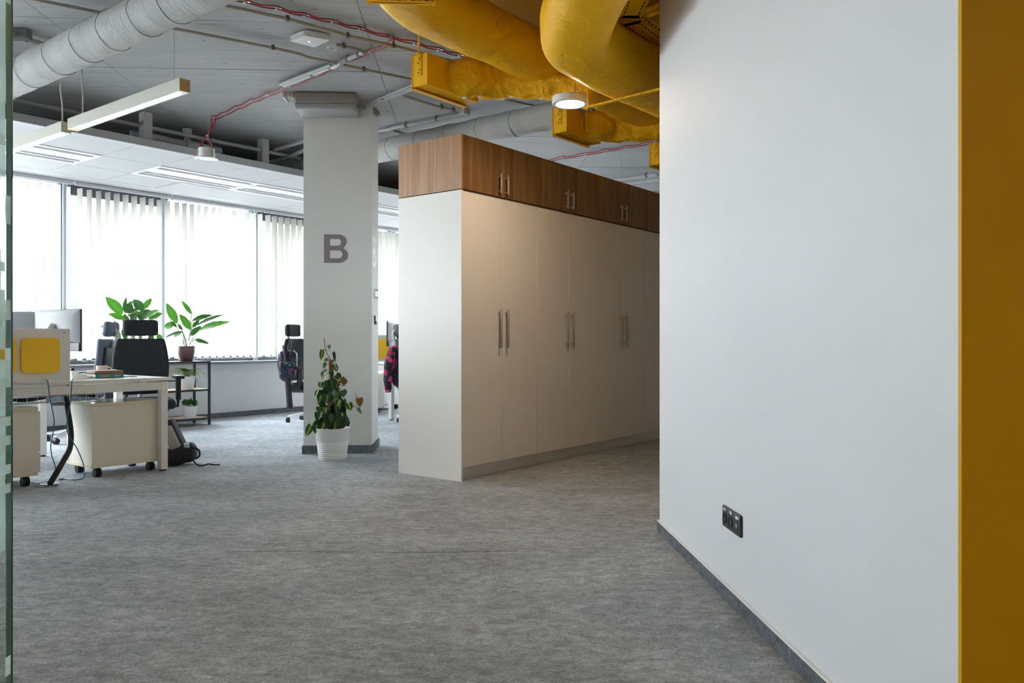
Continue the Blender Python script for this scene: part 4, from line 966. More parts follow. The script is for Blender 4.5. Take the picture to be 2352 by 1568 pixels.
pedestal('cream mobile pedestal under the desk next to the glass partition', FW(2.478-0.57, 6.19, 0), PHI)
pedestal('white mobile pedestal glimpsed under the desk in the gap', FW(8.0, 8.75, 0), PHI, mt='plastic_white')
pedestal('pale mobile pedestal behind the chair carrying the sequinned backpack', FW(7.35, 8.45, 0), PHI, mt='desk_white')

# wire cable basket under the desk
t = thing('cable_basket', 'white wire cable basket under the desk edge', 'cable basket', FW(2.0, 6.40, 0.57), PHI)
for k in range(16): part('wire', tube(B(), [(k*0.07, 0, 0.09), (k*0.07, 0, 0), (k*0.07, 0.12, 0), (k*0.07, 0.12, 0.09)], 0.0022, 5), 'desk_metal', t)
for y, z in ((0, 0.09), (0, 0.045), (0, 0), (0.06, 0), (0.12, 0), (0.12, 0.09)): part('rail_wire', tube(B(), [(0, y, z), (1.05, y, z)], 0.0028, 5), 'desk_metal', t)
for x in (0.62, 0.78, 0.30): part('holder', box(B(), x, x+0.018, -0.004, 0.0, -0.005, 0.095), 'beige_box', t)
b = B(); tube(b, [(0.1, 0.05, 0.03), (0.3, 0.07, 0.05), (0.5, 0.05, 0.02), (0.75, 0.06, 0.05), (1.0, 0.05, 0.03)], 0.012, 6, smooth=5); tube(b, [(0.05, 0.08, 0.05), (0.4, 0.09, 0.03), (0.8, 0.08, 0.05)], 0.01, 6, smooth=5)
part('cable_tangle', b, 'black_plastic', t)
# cables
zc_ = [FW(ONB(153, 6.45), 6.45, 0.70), PB(154, 930, 6.40), PB(160, 970, 6.3), PB(163, 1000, 6.2), PB(160, 1030, 6.12), PB(147, 1055, 6.06), PB(130, 1085, 6.02), P(115, 1110, 0.02)]
solo_world('cable_spine', tube(B(), zc_, 0.020, 10, smooth=6), 'black_plastic', 'thick black cable sleeve running from the desk to the floor', 'cable')
b = tube(B(), [P(108, 1114, 0.005)+Vector((0.075*math.cos(k*math.pi/12), 0.05*math.sin(k*math.pi/12), 0.003*math.sin(k))) for k in range(25)], 0.004, 6)
lathe(b, [(0, 0.002), (0.06, 0.002), (0.06, 0.007), (0, 0.008)], 24, T(*P(113, 1112, 0)))
solo_world('floor_outlet', b, 'conduit_clip', 'dark round floor outlet ring where the cable sleeve ends', 'floor outlet')
bc = DB0-0.022
solo_world('network_cable', tube(B(), [FW(ONB(101, bc+.06), bc+.06, 0.752), FW(ONB(106, bc), bc, 0.756)]+[PB(x, y, bc) for x, y in ((110, 878), (113, 905), (120, 940), (124.5, 968), (121, 1000), (116.5, 1022), (119, 1045), (126, 1068), (126, 1082))]+[P(117, 1099, 0.012), P(105, 1107, 0.006), P(85, 1110, 0.006), P(68, 1106, 0.006)], 0.0036, 7, smooth=6), 'blue_cable', 'blue network cable hanging left, coiling at the floor outlet', 'cable', 'blue network cables')
b = tube(B(), [FW(ONB(168, bc+.05), bc+.05, 0.75), FW(ONB(166, bc), bc, 0.752)]+[PB(x, y, bc-0.035) for x, y in ((165, 880), (162, 920), (156, 955), (153, 978), (156, 995), (166, 1012), (178, 1032), (189, 1058), (193, 1075))]+[P(193, 1094, 0.008), P(186, 1099, 0.006), P(168, 1101.5, 0.006), P(145, 1099, 0.006)], 0.0036, 7, smooth=6)
cyl(b, P(146, 1099.3, 0.007), P(136, 1101, 0.007), 0.0065, seg=8)
solo_world('network_cable', b, 'blue_cable', 'blue network cable hanging right with its plug on the carpet', 'cable', 'blue network cables')

# things on the desk
def dk(x, y, z=0.742): return P(x, y, z)
mg = dk(232, 862); mg = FW(ONB(234, 6.62), 6.62, 0.741)
t = thing('mug', 'pale pink mug on the desk', 'mug', mg, 0.2)
part('cup', lathe(B(), [(0, 0), (0.036, 0), (0.040, 0.004), (0.043, 0.085), (0.040, 0.087), (0.037, 0.01), (0, 0.008)], 28), 'mug_pink', t)
part('mug_handle', tube(B(), [(0.041, 0, 0.07), (0.062, 0, 0.072), (0.072, 0, 0.045), (0.060, 0, 0.02), (0.041, 0, 0.02)], 0.005, 8, smooth=5), 'mug_pink', t)
bkp = FW(ONB(252, 6.30), 6.30, 0.741)
t = thing('book', 'teal hardback book with orange spine print on the desk', 'book', bkp, PHI+0.03)
b = box(B(), -0.11, 0.11, 0, 0.15, 0, 0.003); box(b, -0.11, 0.11, 0, 0.15, 0.030, 0.033); box(b, -0.11, 0.11, -0.002, 0.003, 0, 0.033); part('cover', b, 'book_teal', t)
part('pages', box(B(), -0.107, 0.107, 0.003, 0.147, 0.003, 0.030), 'book_page', t)
for x0, x1 in ((-0.06, 0.0), (0.04, 0.085)): part('spine_print', box(B(), x0, x1, -0.003, -0.002, 0.010, 0.022), 'print_orange', t)
nb = bkp+Vector((0, 0, 0.0335))
t = thing('notebook', 'brown leather notebook on top of the teal book', 'notebook', nb, PHI-0.02)
part('cover', rbox(B(), -0.112, 0.105, -0.004, 0.145, 0, 0.024, 0.006, 2), 'leather_brown', t); part('pages', box(B(), -0.10, 0.106, 0.004, 0.1465, 0.006, 0.018), 'book_page', t)
solo('folder', rbox(B(), -0.12, 0.12, 0, 0.16, 0, 0.006, 0.001, 1), 'book_teal', 'thin turquoise folder lying right of the teal book', 'folder', FW(ONB(278, 6.36), 6.36, 0.741), PHI-0.2)
solo('paper_sheet', box(B(), -0.1, 0.1, 0, 0.14, 0, 0.0015), 'paper', 'white paper sheet at the right end of the desk', 'paper', FW(ONB(318, 6.35), 6.35, 0.7405), PHI+0.1)
solo('envelope', rbox(B(), -0.09, 0.09, 0, 0.12, 0, 0.010, 0.002, 1), 'kraft', 'brown kraft envelope left of the teal book', 'envelope', FW(ONB(208, 6.33), 6.33, 0.741), PHI+0.3)
solo('paper_sheet', rbox(B(), -0.15, 0.15, 0, 0.03, 0, 0.004, 0.0005, 1), 'paper', 'white papers lying along the near edge left of the screen end', 'paper', FW(ONB(70, DB0-0.0), DB0-0.024, 0.741), PHI)
solo('keyboard', rbox(B(), -0.2, 0.2, 0, 0.12, 0, 0.018, 0.004), 'black_plastic', 'black keyboard on the desk behind the mug', 'keyboard', FW(ONB(205, 6.70), 6.70, 0.741), PHI)
t = thing('laptop_stand', 'white slanted laptop stand beside the screen end', 'laptop stand', FW(ONB(172, 6.30), 6.30, 0.741), PHI)
b = B(); prism(b, [(-0.06, 0), (0.07, 0), (0.07, 0.006), (-0.06, 0.07), (-0.07, 0.065)], -0.1, 0.1, RX(math.pi/2)); part('wedge', b, 'plastic_white', t); part('hinge', cyl(B(), (-0.055, -0.09, 0.075), (-0.055, 0.09, 0.075), 0.012), 'black_plastic', t)
r3 = random.Random(5); b = B()
c_ = FW(ONB(205, 6.42), 6.42, 0.745)
for k in range(4):
    pts = [c_+udir*r3.uniform(-0.22, 0.22)+ndir*r3.uniform(-0.12, 0.14)+Vector((0, 0, r3.uniform(0, 0.06) if i not in (0, 6) else 0)) for i in range(7)]
    tube(b, pts, 0.0028, 5, smooth=6)
rbox(b, -0.03, 0.03, -0.012, 0.012, 0, 0.02, 0.004, 2, T(*(c_-udir*0.06)) @ MF)
solo_world('charger_cables', b, 'cable_white', 'tangle of white charger cables on the desk beside the mug', 'cable')
solo_world('stapler', rbox(B(), -0.06, 0.06, -0.02, 0.02, 0, 0.05, 0.01, 3, T(*FW(ONB(24, 6.03), 6.03+0.09, 0.742)) @ MF), 'black_plastic', 'small black stapler at the desk edge beside the glass partition', 'stapler')

# ---------------------------------------------------------------- office chairs
def chair(label, loc, facing, seat='black_fabric', back='black_fabric', head='black_fabric', tilt=0.16, arms=True, group='high-back office chairs'):
    rz = math.atan2(facing[1], facing[0])-math.pi/2
    t = thing('office_chair', label, 'chair', (loc[0], loc[1], 0), rz, group)
    part('seat', cushion(B(), 0.50, 0.47, 0.085, 0.036, T(0, 0.03, 0.455), fn=lambda v: Vector((v.x*(1-0.12*max(0, -v.y)), v.y, v.z-0.35*max(0, v.y-0.12)**2*4-0.02*(v.x/0.25)**2*0))), seat, t)
    part('seat_pan', cushion(B(), 0.40, 0.36, 0.05, 0.02, T(0, 0, 0.40)), 'black_plastic', t)
    def bend(v):
        z = v.z; w = 1-0.16*((z+0.02)/0.27)**2 if z > 0 else 1-0.20*(z/0.27)**2
        return Vector((v.x*w, v.y+0.35*v.x*v.x-0.03*math.cos(z*7), z))
    MBk = T(0, -0.215, 0.53) @ RX(tilt) @ T(0, 0, 0.255)
    part('backrest', cushion(B(), 0.50, 0.055, 0.53, 0.026, MBk, fn=bend), back, t)
    part('back_shell', cushion(B(), 0.40, 0.03, 0.42, 0.014, MBk @ T(0, -0.04, -0.02), fn=bend), 'black_plastic', t)
    MH = T(0, -0.215, 0.53) @ RX(tilt) @ T(0, 0.0, 0.625)
    part('headrest', cushion(B(), 0.31, 0.07, 0.155, 0.033, MH @ RX(-0.08), fn=lambda v: Vector((v.x, v.y+0.5*v.x*v.x+1.2*v.z*v.z, v.z))), head, t)
    part('headrest_bracket', tube(B(), [MBk @ Vector((0, -0.03, 0.16)), MBk @ Vector((0, -0.055, 0.27)), MH @ Vector((0, -0.06, -0.03)), MH @ Vector((0, -0.03, 0))], 0.018, 8, smooth=4), 'grey_plastic', t)
    part('back_stem', tube(B(), [(0, -0.08, 0.41), (0, -0.25, 0.42), (0, -0.30, 0.52), MBk @ Vector((0, -0.06, -0.05))], 0.022, 8, smooth=4), 'grey_plastic', t)
    if arms:
        for s in (-1, 1):
            ar_ = part('armrest', cushion(B(), 0.085, 0.24, 0.03, 0.013, T(s*0.30, 0.0, 0.685)), 'black_plastic', t)
            b = rbox(B(), s*0.30-0.022, s*0.30+0.022, -0.03, 0.03, 0.47, 0.675, 0.008); tube(b, [(s*0.30, 0, 0.50), (s*0.295, 0, 0.415), (s*0.18, 0, 0.40)], 0.016, 8); part('armrest_post', b, 'black_plastic', ar_)
    part('gas_lift', cyl(cyl(B(), (0, 0, 0.12), (0, 0, 0.26), 0.028), (0, 0, 0.26), (0, 0, 0.39), 0.018), 'chrome', t)
    part('lever', tube(B(), [(0.1, 0.05, 0.39), (0.30, 0.06, 0.38)], 0.007, 6), 'black_plastic', t)
    for k in range(5):
        a = 2*math.pi*k/5+0.3; c, s = math.cos(a), math.sin(a)
        M = RZ(a); b = B(); v = [(0.02, -0.026, 0.085), (0.30, -0.018, 0.07), (0.30, 0.018, 0.07), (0.02, 0.026, 0.085), (0.02, -0.026, 0.135), (0.30, -0.016, 0.09), (0.30, 0.016, 0.09), (0.02, 0.026, 0.135)]
        _addv(b, v, [(0, 3, 2, 1), (4, 5, 6, 7), (0, 1, 5, 4), (1, 2, 6, 5), (2, 3, 7, 6), (3, 0, 4, 7)], M); ba = part('base_arm', b, 'chrome', t)
        b = B(); castor(b, 0, 0, 0.029); part('castor', b, 'black_plastic', ba, T(0.29*c, 0.29*s, 0) @ RZ(a+0.7*k))
    return t
chair('black office chair whose backrest front faces the camera across the desk end', PY(330, 900, 7.5), (0.50, -0.87), tilt=0.13)
pc2 = FW(3.92, 8.5)+Vector((-0.15, 0, 0))
chair('dark office chair with blue window light in its colour, turned sideways beside the lily', pc2, (-0.97, -0.12), 'fabric_bluelit', 'fabric_bluelit', 'fabric_bluelit', 0.20)
pc3 = PY(716, 900, 10.25)
chair('black office chair half hidden by the column with a backpack on it', pc3, (0.95, -0.25), tilt=0.10, arms=True)
pc4 = PY(966, 900, 10.05)
chair('black office chair behind the wardrobe edge with a jacket on it', pc4, (0.9, 0.35), tilt=0.12)

# sequinned backpack, tube and jacket
bp = PY(660, 876, 10.0); t = thing('backpack', 'sequinned multicolour backpack hanging on the chair beside the column', 'backpack', bp, 0.2)
hB = PY(660, 803, 10.0).z-bp.z
part('bag_body', cushion(B(), 0.24, 0.17, hB, 0.07, T(0, 0, hB/2), fn=lambda v: Vector((v.x*(1-0.35*max(0, -v.z/0.2)), v.y, v.z))), 'sequin', t)
part('pocket', cushion(B(), 0.18, 0.06, hB*0.55, 0.028, T(0.0, -0.10, hB*0.36)), 'sequin', t)
part('strap', tube(B(), [PY(671, 780, 10.0)-bp, PY(668, 800, 9.93)-bp, PY(661, 830, 9.90)-bp, PY(656, 850, 9.90)-bp], 0.012, 6, smooth=4), 'jacket_print', t)
part('strap_clip', cbox(B(), PY(658, 835, 9.88)-bp, (0.02, 0.012, 0.05)), 'blue_cable', t)
t = thing('poster_tube', 'long black carrying tube hanging upright behind the chair', 'tube', PY(666, 936, 9.88), 0)
o0 = PY(666, 936, 9.88); part('barrel', cyl(B(), PY(666, 934, 9.88)-o0, PY(655, 800, 9.94)-o0, 0.036, 0.03, 20), 'black_plastic', t); part('cap', cyl(B(), PY(655, 801, 9.94)-o0, PY(654.3, 793, 9.94)-o0, 0.035, 0.034, 20), 'black_metal', t); part('end_ring', cyl(B(), PY(666, 937, 9.88)-o0, PY(665.7, 931, 9.88)-o0, 0.038, 0.038, 20), 'black_metal', t)
jk = PY(904, 900, 9.78); t = thing('jacket', 'black jacket with bright pink print draped over the hidden chair', 'jacket', jk, 0)
hJ = PY(904, 793, 9.78).z-jk.z
part('bodice', cushion(B(), 0.30, 0.16, hJ*0.9, 0.06, T(0.13, 0, hJ*0.55), fn=lambda v: Vector((v.x+0.02*math.sin(v.z*20), v.y+0.02*math.sin(v.z*25+v.x*20), v.z))), 'jacket_print', t)
part('sleeve', tube(B(), [Vector((-0.0, -0.05, hJ*0.92)), Vector((-0.03, -0.1, hJ*0.7)), Vector((-0.05, -0.1, hJ*0.4)), Vector((-0.055, -0.09, hJ*0.12)), Vector((-0.05, -0.09, 0.0))], 0.05, 12, smooth=4, radii=[0.055, 0.06, 0.055, 0.045, 0.035]), 'jacket_print', t)

# bag on the floor beside the desk leg
bg = P(415, 1070, 0); t = thing('shoulder_bag', 'black bag with grey flap on the floor beside the desk leg', 'bag', bg, 0.2)
part('bag_body', cushion(B(), 0.26, 0.2, 0.16, 0.06, T(-0.02, 0.08, 0.082), fn=lambda v: Vector((v.x, v.y, v.z+0.02*math.sin(v.x*20)))), 'black_fabric', t)
part('flap', cushion(B(), 0.085, 0.10, 0.24, 0.02, T(-0.075, 0.06, 0.21) @ RY(-0.42)), 'bag_grey', t)
part('back_padding', cushion(B(), 0.05, 0.16, 0.32, 0.02, T(-0.045, 0.13, 0.23) @ RY(-0.44)), 'black_fabric', t)
part('strap', tube(B(), [(0.06, -0.02, 0.10), (0.10, -0.03, 0.15), (0.145, -0.03, 0.13), (0.15, -0.03, 0.085), (0.12, -0.03, 0.06)], 0.009, 6, smooth=5), 'black_fabric', t)
part('strap', tube(B(), [(0.09, -0.02, 0.12), (0.10, -0.04, 0.06), (0.14, -0.05, 0.012), (0.19, -0.05, 0.008), (0.22, -0.03, 0.016), (0.26, -0.02, 0.006), (0.31, -0.03, 0.006)], 0.006, 6, smooth=5), 'black_fabric', t)
part('buckle', rbox(B(), 0.03, 0.07, -0.03, -0.01, 0.15, 0.19, 0.006), 'steel', t)

# ---------------------------------------------------------------- shelf unit
sa0, sa1, sb0, sb1, sh = 4.50, 5.545, 8.955, 9.31, 0.775
t = thing('shelf_unit', 'low black metal shelf unit under the window', 'shelf', FW(sa0, sb0, 0), PHI); W, D = sa1-sa0, sb1-sb0
for x in (0, W-0.024):
    for y in (0, D-0.024): part('post', box(B(), x, x+0.024, y, y+0.024, 0, sh), 'black_metal', t)
for z, mt_ in ((0.07, 'oak'), (0.415, 'oak'), (sh-0.022, 'black_metal')):
    b = B(); box(b, 0.024, W-0.024, 0, 0.018, z, z+0.022); box(b, 0.024, W-0.024, D-0.018, D, z, z+0.022); box(b, 0, 0.018, 0.024, D-0.024, z, z+0.022); box(b, W-0.018, W, 0.024, D-0.024, z, z+0.022); part('shelf_frame', b, 'black_metal', t)
    part('shelf_board', box(B(), 0.018, W-0.018, 0.018, D-0.018, z+0.004, z+0.0225), mt_, t)
part('crossbar', box(B(), 0.024, W*0.62, 0.0, 0.014, 0.545, 0.56), 'black_metal', t)

# ---------------------------------------------------------------- plants
def leaf_bm(L, w, curl, fold=0.25, heart=False, n=10, twist=0.0):
    b = B(); rows = []
    for i in range(n+1):
        t_ = i/n
        if heart: wd = w/2*(math.sin(math.pi*min(1, (t_+0.12)/1.12)**0.72))**0.9 if t_ < 1 else 0
        else: wd = w/2*(math.sin(math.pi*t_**0.85))**0.85
        x = L*t_; z = curl*L*(t_-t_*t_)*1.6-0.0; tw = twist*t_; row = []
        for s in (-1, -0.5, 0, 0.5, 1):
            xx = x-(0.12*L*abs(s)*(1-t_)**3 if heart else 0)
            row.append(b.verts.new((xx, s*wd*math.cos(tw), z+abs(s)*wd*fold+s*wd*math.sin(tw))))
        rows.append(row)
    for r0, r1 in zip(rows, rows[1:]):
        for k in range(4): b.faces.new((r0[k], r0[k+1], r1[k+1], r1[k]))
    bmesh.ops.remove_doubles(b, verts=b.verts[:], dist=1e-5); return b
def leaf_M(p0, p1, tilt=0.0, face=None):
    x = (p1-p0).normalized(); f_ = face or Vector((0.2, -1, 0.35)); f_ = (f_-x*f_.dot(x)).normalized(); z = Matrix.Rotation(tilt, 3, x) @ f_; y = z.cross(x)
    return Matrix(((x.x, y.x, z.x, p0.x), (x.y, y.y, z.y, p0.y), (x.z, y.z, z.z, p0.z), (0, 0, 0, 1)))
def add_leaf(t, base, p0, p1, w, material, curl=0.1, tilt=0.0, heart=False, fold=0.25, face=None, twist=0.0, stem=None, stem_mat='stem_green', sr=0.003):
    L = (p1-p0).length
    lf = link('leaf', to_mesh(leaf_bm(L, w, curl, fold, heart, twist=twist), 'leaf', material, 80), t, leaf_M(p0-base, p1-base, tilt, face))
    if stem is not None:
        s0 = stem-base; e = p0-base; m_ = (s0+e)/2+Vector((0, 0, 0.1*(e-s0).length))
        part('leaf_stem', tube(B(), [s0, m_, e], sr, 5, smooth=4), stem_mat, t)
    return lf
rl = random.Random(21)
def z4(x, y): return (220+x/6.532, 660+y/6.532)
# tall lily on the shelf, its pot hidden by the chair
aP = ONB(306, 9.13); base = FW(aP, 9.13, sh)
t = thing('potted_lily', 'large broad-leaved lily behind the chair headrest by the window', 'plant', base)
part('pot', lathe(B(), [(0, 0), (0.075, 0), (0.098, 0.16), (0.092, 0.162), (0.088, 0.14), (0, 0.138)], 28), 'pot_white', t); part('soil', lathe(B(), [(0, 0.142), (0.09, 0.142)], 24), 'soil', t)
YL = base.y; scl = YL/F_PX/6.532; crown = base+Vector((0, 0, 0.15))
LL = [((405, 405), (148, 138), 118, 0.06, 'leaf_lily'), ((420, 330), (462, 142), 40, 0.05, 'leaf_lily_dark'), ((560, 370), (412, 250), 120, 0.1, 'leaf_lily_dark'), ((490, 300), (562, 198), 60, 0.05, 'leaf_lily'),
      ((722, 335), (565, 178), 105, 0.1, 'leaf_lily_dark'), ((706, 330), (842, 160), 68, 0.08, 'leaf_lily'), ((480, 405), (716, 300), 55, 0.12, 'leaf_lily_dark'), ((440, 480), (188, 394), 78, 0.12, 'leaf_lily'),
      ((630, 470), (825, 338), 112, 0.1, 'leaf_lily_dark'), ((720, 470), (962, 338), 85, 0.08, 'leaf_lily'), ((790, 475), (1004, 388), 95, 0.12, 'leaf_lily'), ((600, 470), (540, 340), 120, 0.1, 'leaf_lily'),
      ((150, 560), (78, 608), 26, 0.1, 'leaf_lily_dark'), ((240, 665), (128, 758), 66, 0.1, 'leaf_lily'), ((930, 700), (985, 805), 60, 0.1, 'leaf_lily'), ((345, 640), (285, 500), 60, 0.1, 'leaf_lily_dark'),
      ((470, 560), (430, 400), 80, 0.1, 'leaf_lily_dark'), ((860, 720), (800, 800), 70, 0.1, 'leaf_lily_dark'), ((420, 590), (450, 800), 70, 0.1, 'leaf_lily_dark'), ((520, 500), (640, 400), 90, 0.1, 'leaf_lily_dark'), ((310, 640), (380, 780), 60, 0.1, 'leaf_lily')]
for k, (a, b_, w, cu, m_) in enumerate(LL):
    dy = rl.uniform(-0.09, 0.09); p0 = PY(*z4(*a), YL+dy*0.6); p1 = PY(*z4(*b_), YL+dy*1.5)
    add_leaf(t, base, p0, p1, w*scl*1.3, m_, cu, rl.uniform(-0.35, 0.35), stem=crown+Vector((rl.uniform(-.03, .03), rl.uniform(-.03, .03), 0)))
# lily in the brown pot
aP = ONB(428, 9.13); base = FW(aP, 9.13, sh)
t = thing('potted_lily', 'leafy plant in a glossy brown pot with saucer on the shelf unit', 'plant', base); YL = base.y; scl = YL/F_PX/6.532
part('saucer', lathe(B(), [(0, 0), (0.07, 0), (0.088, 0.014), (0.083, 0.016), (0.066, 0.006), (0, 0.006)], 32), 'pot_brown', t)
part('pot', lathe(B(), [(0, 0.007), (0.068, 0.007), (0.078, 0.025), (0.096, 0.10), (0.101, 0.182), (0.096, 0.184), (0.091, 0.15), (0, 0.148)], 36), 'pot_brown', t); part('soil', lathe(B(), [(0, 0.152), (0.09, 0.152)], 24), 'soil', t)
crown = base+Vector((0, 0, 0.16))
LL = [((1222, 548), (1058, 232), 100, 0.10, 'leaf_lily'), ((1428, 645), (1250, 396), 92, 0.12, 'leaf_lily'), ((1442, 405), (1288, 193), 55, 0.15, 'leaf_lily'), ((1185, 560), (1020, 590), 85, 0.12, 'leaf_lily'), ((1445, 500), (1755, 415), 62, 0.25, 'leaf_lily_dark'),
      ((1510, 572), (1925, 405), 48, 0.16, 'leaf_lily_dark'), ((1550, 640), (2022, 515), 82, 0.20, 'leaf_lily'), ((1420, 722), (1590, 578), 75, 0.1, 'leaf_lily_dark'), ((1305, 655), (1040, 755), 42, 0.14, 'leaf_lily_dark'), ((1300, 665), (1168, 745), 66, 0.1, 'leaf_lily'),
      ((1472, 780), (1712, 848), 50, 0.3, 'leaf_lily_dark'), ((1295, 645), (1238, 538), 36, 0.1, 'leaf_lily_dark'), ((1215, 600), (1110, 495), 40, 0.1, 'leaf_lily_dark'), ((1450, 600), (1560, 480), 50, 0.1, 'leaf_lily_dark')]
for k, (a, b_, w, cu, m_) in enumerate(LL):
    dy = rl.uniform(-0.07, 0.07); p0 = PY(*z4(*a), YL+dy*0.5); p1 = PY(*z4(*b_), YL+dy*1.4)
    add_leaf(t, base, p0, p1, w*scl*1.25, m_, cu, rl.uniform(-0.3, 0.3), stem=crown+Vector((rl.uniform(-.02, .02), rl.uniform(-.02, .02), 0)), twist=0.8 if k == 2 else 0)
# fern
base = FW(ONB(430, 9.10), 9.10, 0.415+0.0235)
t = thing('potted_fern', 'light green fern in a plain white pot on the middle shelf', 'plant', base)
part('pot', lathe(B(), [(0, 0), (0.072, 0), (0.094, 0.155), (0.09, 0.157), (0.085, 0.13), (0, 0.128)], 28), 'pot_white', t)
def frond(L, arch):
    b = B(); n = 12
    for i in range(1, n+1):
        t_ = i/n; x = L*t_; z = arch*L*(t_-t_*t_)*2.2-arch*0.1*L*t_; wl_ = 0.045*math.sin(math.pi*min(1, t_*0.9+0.08))+0.004
        for s in (-1, 1): _addv(b, [(x-0.006, 0, z), (x+0.006, 0, z), (x+0.02, s*wl_, z-0.006)], [(0, 1, 2)])
    tube(b, [Vector((L*i/8, 0, arch*L*(i/8-(i/8)**2)*2.2-arch*0.1*L*i/8)) for i in range(9)], 0.0015, 4); return b
fm = [to_mesh(frond(L, a), 'frond', 'leaf_fern', 80) for L, a in ((0.22, 0.5), (0.18, 0.7), (0.15, 0.9))]
for k in range(26): link('frond', fm[k % 3], t, T(0, 0, 0.13) @ RZ(k*2.399) @ RY(-rl.uniform(0.0, 0.65)))
# small plant
base = FW(ONB(436, 9.08), 9.08, 0.07+0.0235)
t = thing('potted_succulent', 'small bushy plant in a ribbed white pot on the bottom shelf', 'plant', base)
part('pot', lathe(B(), [(0, 0), (0.062, 0)]+[(0.063+0.028*z/0.135+(0.0018 if k % 2 else 0), z) for k, z in enumerate([0.01, 0.025, 0.03, 0.045, 0.05, 0.065, 0.07, 0.09])]+[(0.084, 0.14), (0.079, 0.141), (0.076, 0.12), (0, 0.118)], 28), 'pot_white', t)
b = B()
for k in range(150):
    d = Vector((rl.gauss(0, 1), rl.gauss(0, 1), abs(rl.gauss(0, 1))+0.25)).normalized(); p = Vector((0, 0, 0.13))+d*rl.uniform(0.04, 0.09); merge(b, leaf_bm(0.03, 0.018, 0.1, n=3), leaf_M(p, p+(d+Vector((rl.uniform(-.6, .6), rl.uniform(-.6, .6), 0.2))).normalized(), rl.uniform(-1, 1)))
part('foliage', b, 'leaf_small', t)['kind'] = 'stuff'

# philodendron at the column
YP = 7.06; base = P(764, 1054, 0)
t = thing('philodendron', 'climbing heart-leaved plant on a moss pole in a white ribbed pot', 'plant', base); YP = base.y
prof = [(0, 0), (0.116, 0), (0.118, 0.004)]
for k in range(8): z = 0.02+k*0.0175; rr = 0.117+z*0.12; prof += [(rr, z), (rr+0.0025, z+0.003), (rr+0.0025, z+0.010), (rr, z+0.0135)]
prof += [(0.141, 0.165), (0.147, 0.268), (0.150, 0.272), (0.145, 0.275), (0.138, 0.24), (0, 0.24)]
part('pot', lathe(B(), prof, 48), 'pot_white', t); part('soil', lathe(B(), [(0, 0.246), (0.139, 0.246)], 32), 'soil', t)
def z8(x, y): return (690+x/5.056, 760+y/5.056)
pt = PY(*z8(357, 333), YP)-base
part('moss_pole', cyl(cyl(B(), (pt.x, 0, 0.2), (pt.x, 0, pt.z), 0.021, seg=14), (pt.x, 0, pt.z-0.01), (pt.x, 0, pt.z), 0.0225, seg=14), 'moss_pole', t)
part('vine', tube(B(), [PY(*z8(x, y), YP-0.03)-base for x, y in ((360, 1080), (335, 900), (375, 700), (340, 520), (380, 400), (342, 318), (300, 240), (286, 180), (274, 80))], 0.004, 6, smooth=5), 'stem_brown', t)
part('vine', tube(B(), [PY(*z8(x, y), YP-0.02)-base for x, y in ((400, 1000), (480, 910), (525, 900), (570, 895), (610, 875), (650, 880), (685, 905), (690, 880))], 0.0035, 6, smooth=5), 'stem_brown', t)
part('vine', tube(B(), [PY(*z8(x, y), YP-0.02)-base for x, y in ((380, 700), (400, 560), (440, 600), (490, 640), (520, 630))], 0.0035, 6, smooth=5), 'stem_brown', t)
part('vine', tube(B(), [PY(*z8(x, y), YP-0.02)-base for x, y in ((660, 790), (645, 755), (636, 715))], 0.0025, 6, smooth=3), 'stem_brown', t)
g, lm, ru = 'leaf_philo', 'leaf_philo_lime', 'leaf_rust'
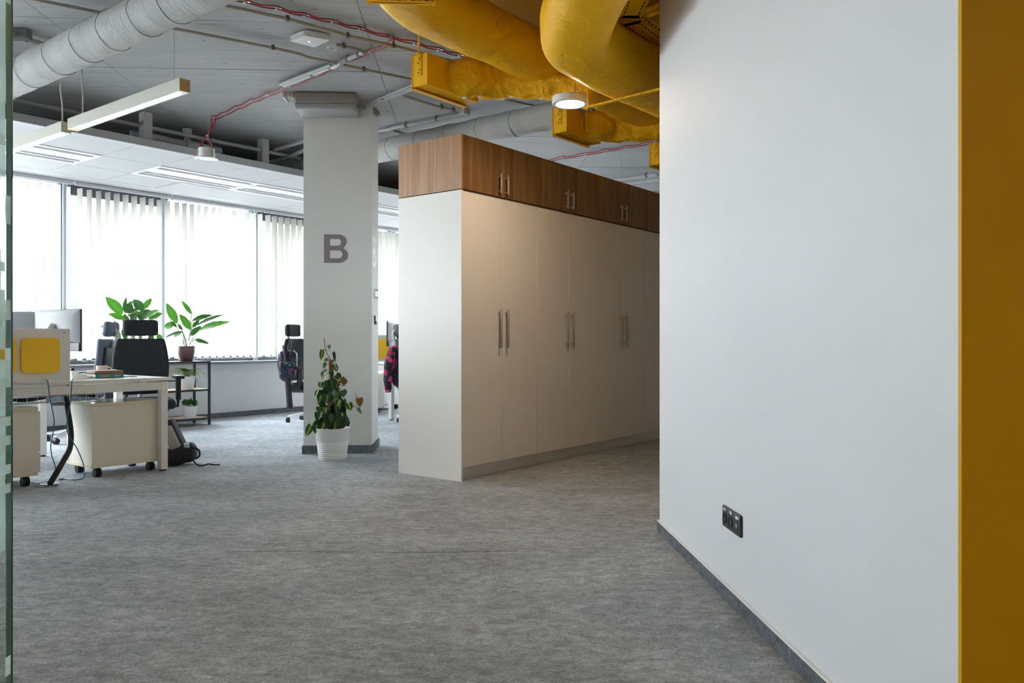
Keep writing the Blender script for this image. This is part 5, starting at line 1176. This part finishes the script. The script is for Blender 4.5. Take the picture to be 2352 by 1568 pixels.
PL = [((255, 222), (238, 345), 42, lm), ((330, 168), (346, 212), 28, lm), ((388, 246), (402, 366), 27, g), ((315, 322), (278, 365), 30, lm), ((290, 372), (266, 440), 32, lm), ((400, 390), (432, 478), 48, lm), ((305, 455), (225, 500), 36, lm), ((260, 480), (252, 550), 28, lm),
      ((290, 515), (276, 585), 34, lm), ((360, 470), (372, 545), 36, g), ((415, 515), (480, 545), 65, g), ((470, 540), (420, 580), 45, lm), ((500, 600), (500, 525), 58, ru), ((505, 560), (500, 635), 62, ru), ((330, 575), (375, 705), 118, g), ((430, 590), (425, 680), 62, lm), ((240, 600), (225, 665), 48, lm),
      ((275, 600), (250, 660), 55, g), ((200, 690), (172, 770), 38, lm), ((215, 700), (200, 810), 48, g), ((245, 690), (235, 760), 50, g), ((410, 695), (425, 835), 98, g), ((480, 690), (500, 770), 85, g), ((450, 660), (440, 720), 60, g), ((300, 690), (280, 750), 60, g), ((240, 745), (215, 840), 52, lm), ((280, 745), (268, 825), 50, lm),
      ((300, 770), (290, 850), 45, g), ((500, 800), (520, 900), 60, g), ((450, 800), (430, 880), 60, lm), ((350, 880), (372, 985), 92, g), ((300, 890), (320, 1010), 60, g), ((465, 850), (460, 1000), 90, g), ((500, 880), (512, 1000), 60, g), ((235, 870), (225, 940), 26, g), ((262, 855), (235, 920), 24, g), ((195, 945), (195, 1050), 48, lm), ((235, 940), (215, 1040), 55, g),
      ((265, 950), (270, 1030), 50, g), ((385, 1010), (380, 1080), 50, g), ((430, 990), (425, 1155), 78, g), ((490, 1000), (500, 1130), 120, g), ((540, 1050), (560, 1110), 60, g), ((420, 1130), (432, 1258), 92, lm), ((125, 1095), (62, 1225), 66, lm), ((205, 1060), (140, 1120), 60, g), ((160, 1100), (172, 1190), 28, g), ((245, 1030), (215, 1120), 50, g),
      ((350, 1070), (320, 1140), 50, g), ((350, 1080), (360, 1140), 40, g), ((280, 1060), (260, 1120), 50, lm), ((560, 838), (590, 928), 62, lm), ((685, 780), (690, 885), 66, ru), ((660, 900), (716, 968), 32, lm), ((300, 1010), (290, 1100), 50, g), ((400, 640), (350, 690), 50, g), ((330, 820), (345, 880), 40, ru), ((330, 1000), (335, 1080), 36, ru), ((460, 930), (500, 1060), 70, g)]
scl = YP/F_PX/5.056
for k in range(46):
    yy = 560+580*math.sqrt((k+0.5)/46); hw = 50+115*((yy-520)/620); xx = 350+rl.uniform(-1, 1)*hw; PL.append(((xx, yy-45), (xx+rl.uniform(-30, 30), yy+rl.uniform(40, 70)), rl.uniform(60, 95), g if rl.random() < 0.8 else lm))
for k, (a, b_, w, m_) in enumerate(PL):
    dy = rl.uniform(-0.14, 0.02); p0 = PY(*z8(*a), YP+dy); p1 = PY(*z8(*b_), YP+dy-rl.uniform(0.0, 0.04))
    x_pole = base+Vector((pt.x, 0, p0.z-base.z+rl.uniform(-0.03, 0.01)))
    far = (p0-x_pole).length > 0.16
    add_leaf(t, base, p0, p1, w*scl*1.3, m_, rl.uniform(0.02, 0.16), rl.uniform(-0.5, 0.5), True, 0.22, face=Vector((rl.uniform(-.3, .3), -1, 0.45)), stem=None if far else x_pole, sr=0.0022)
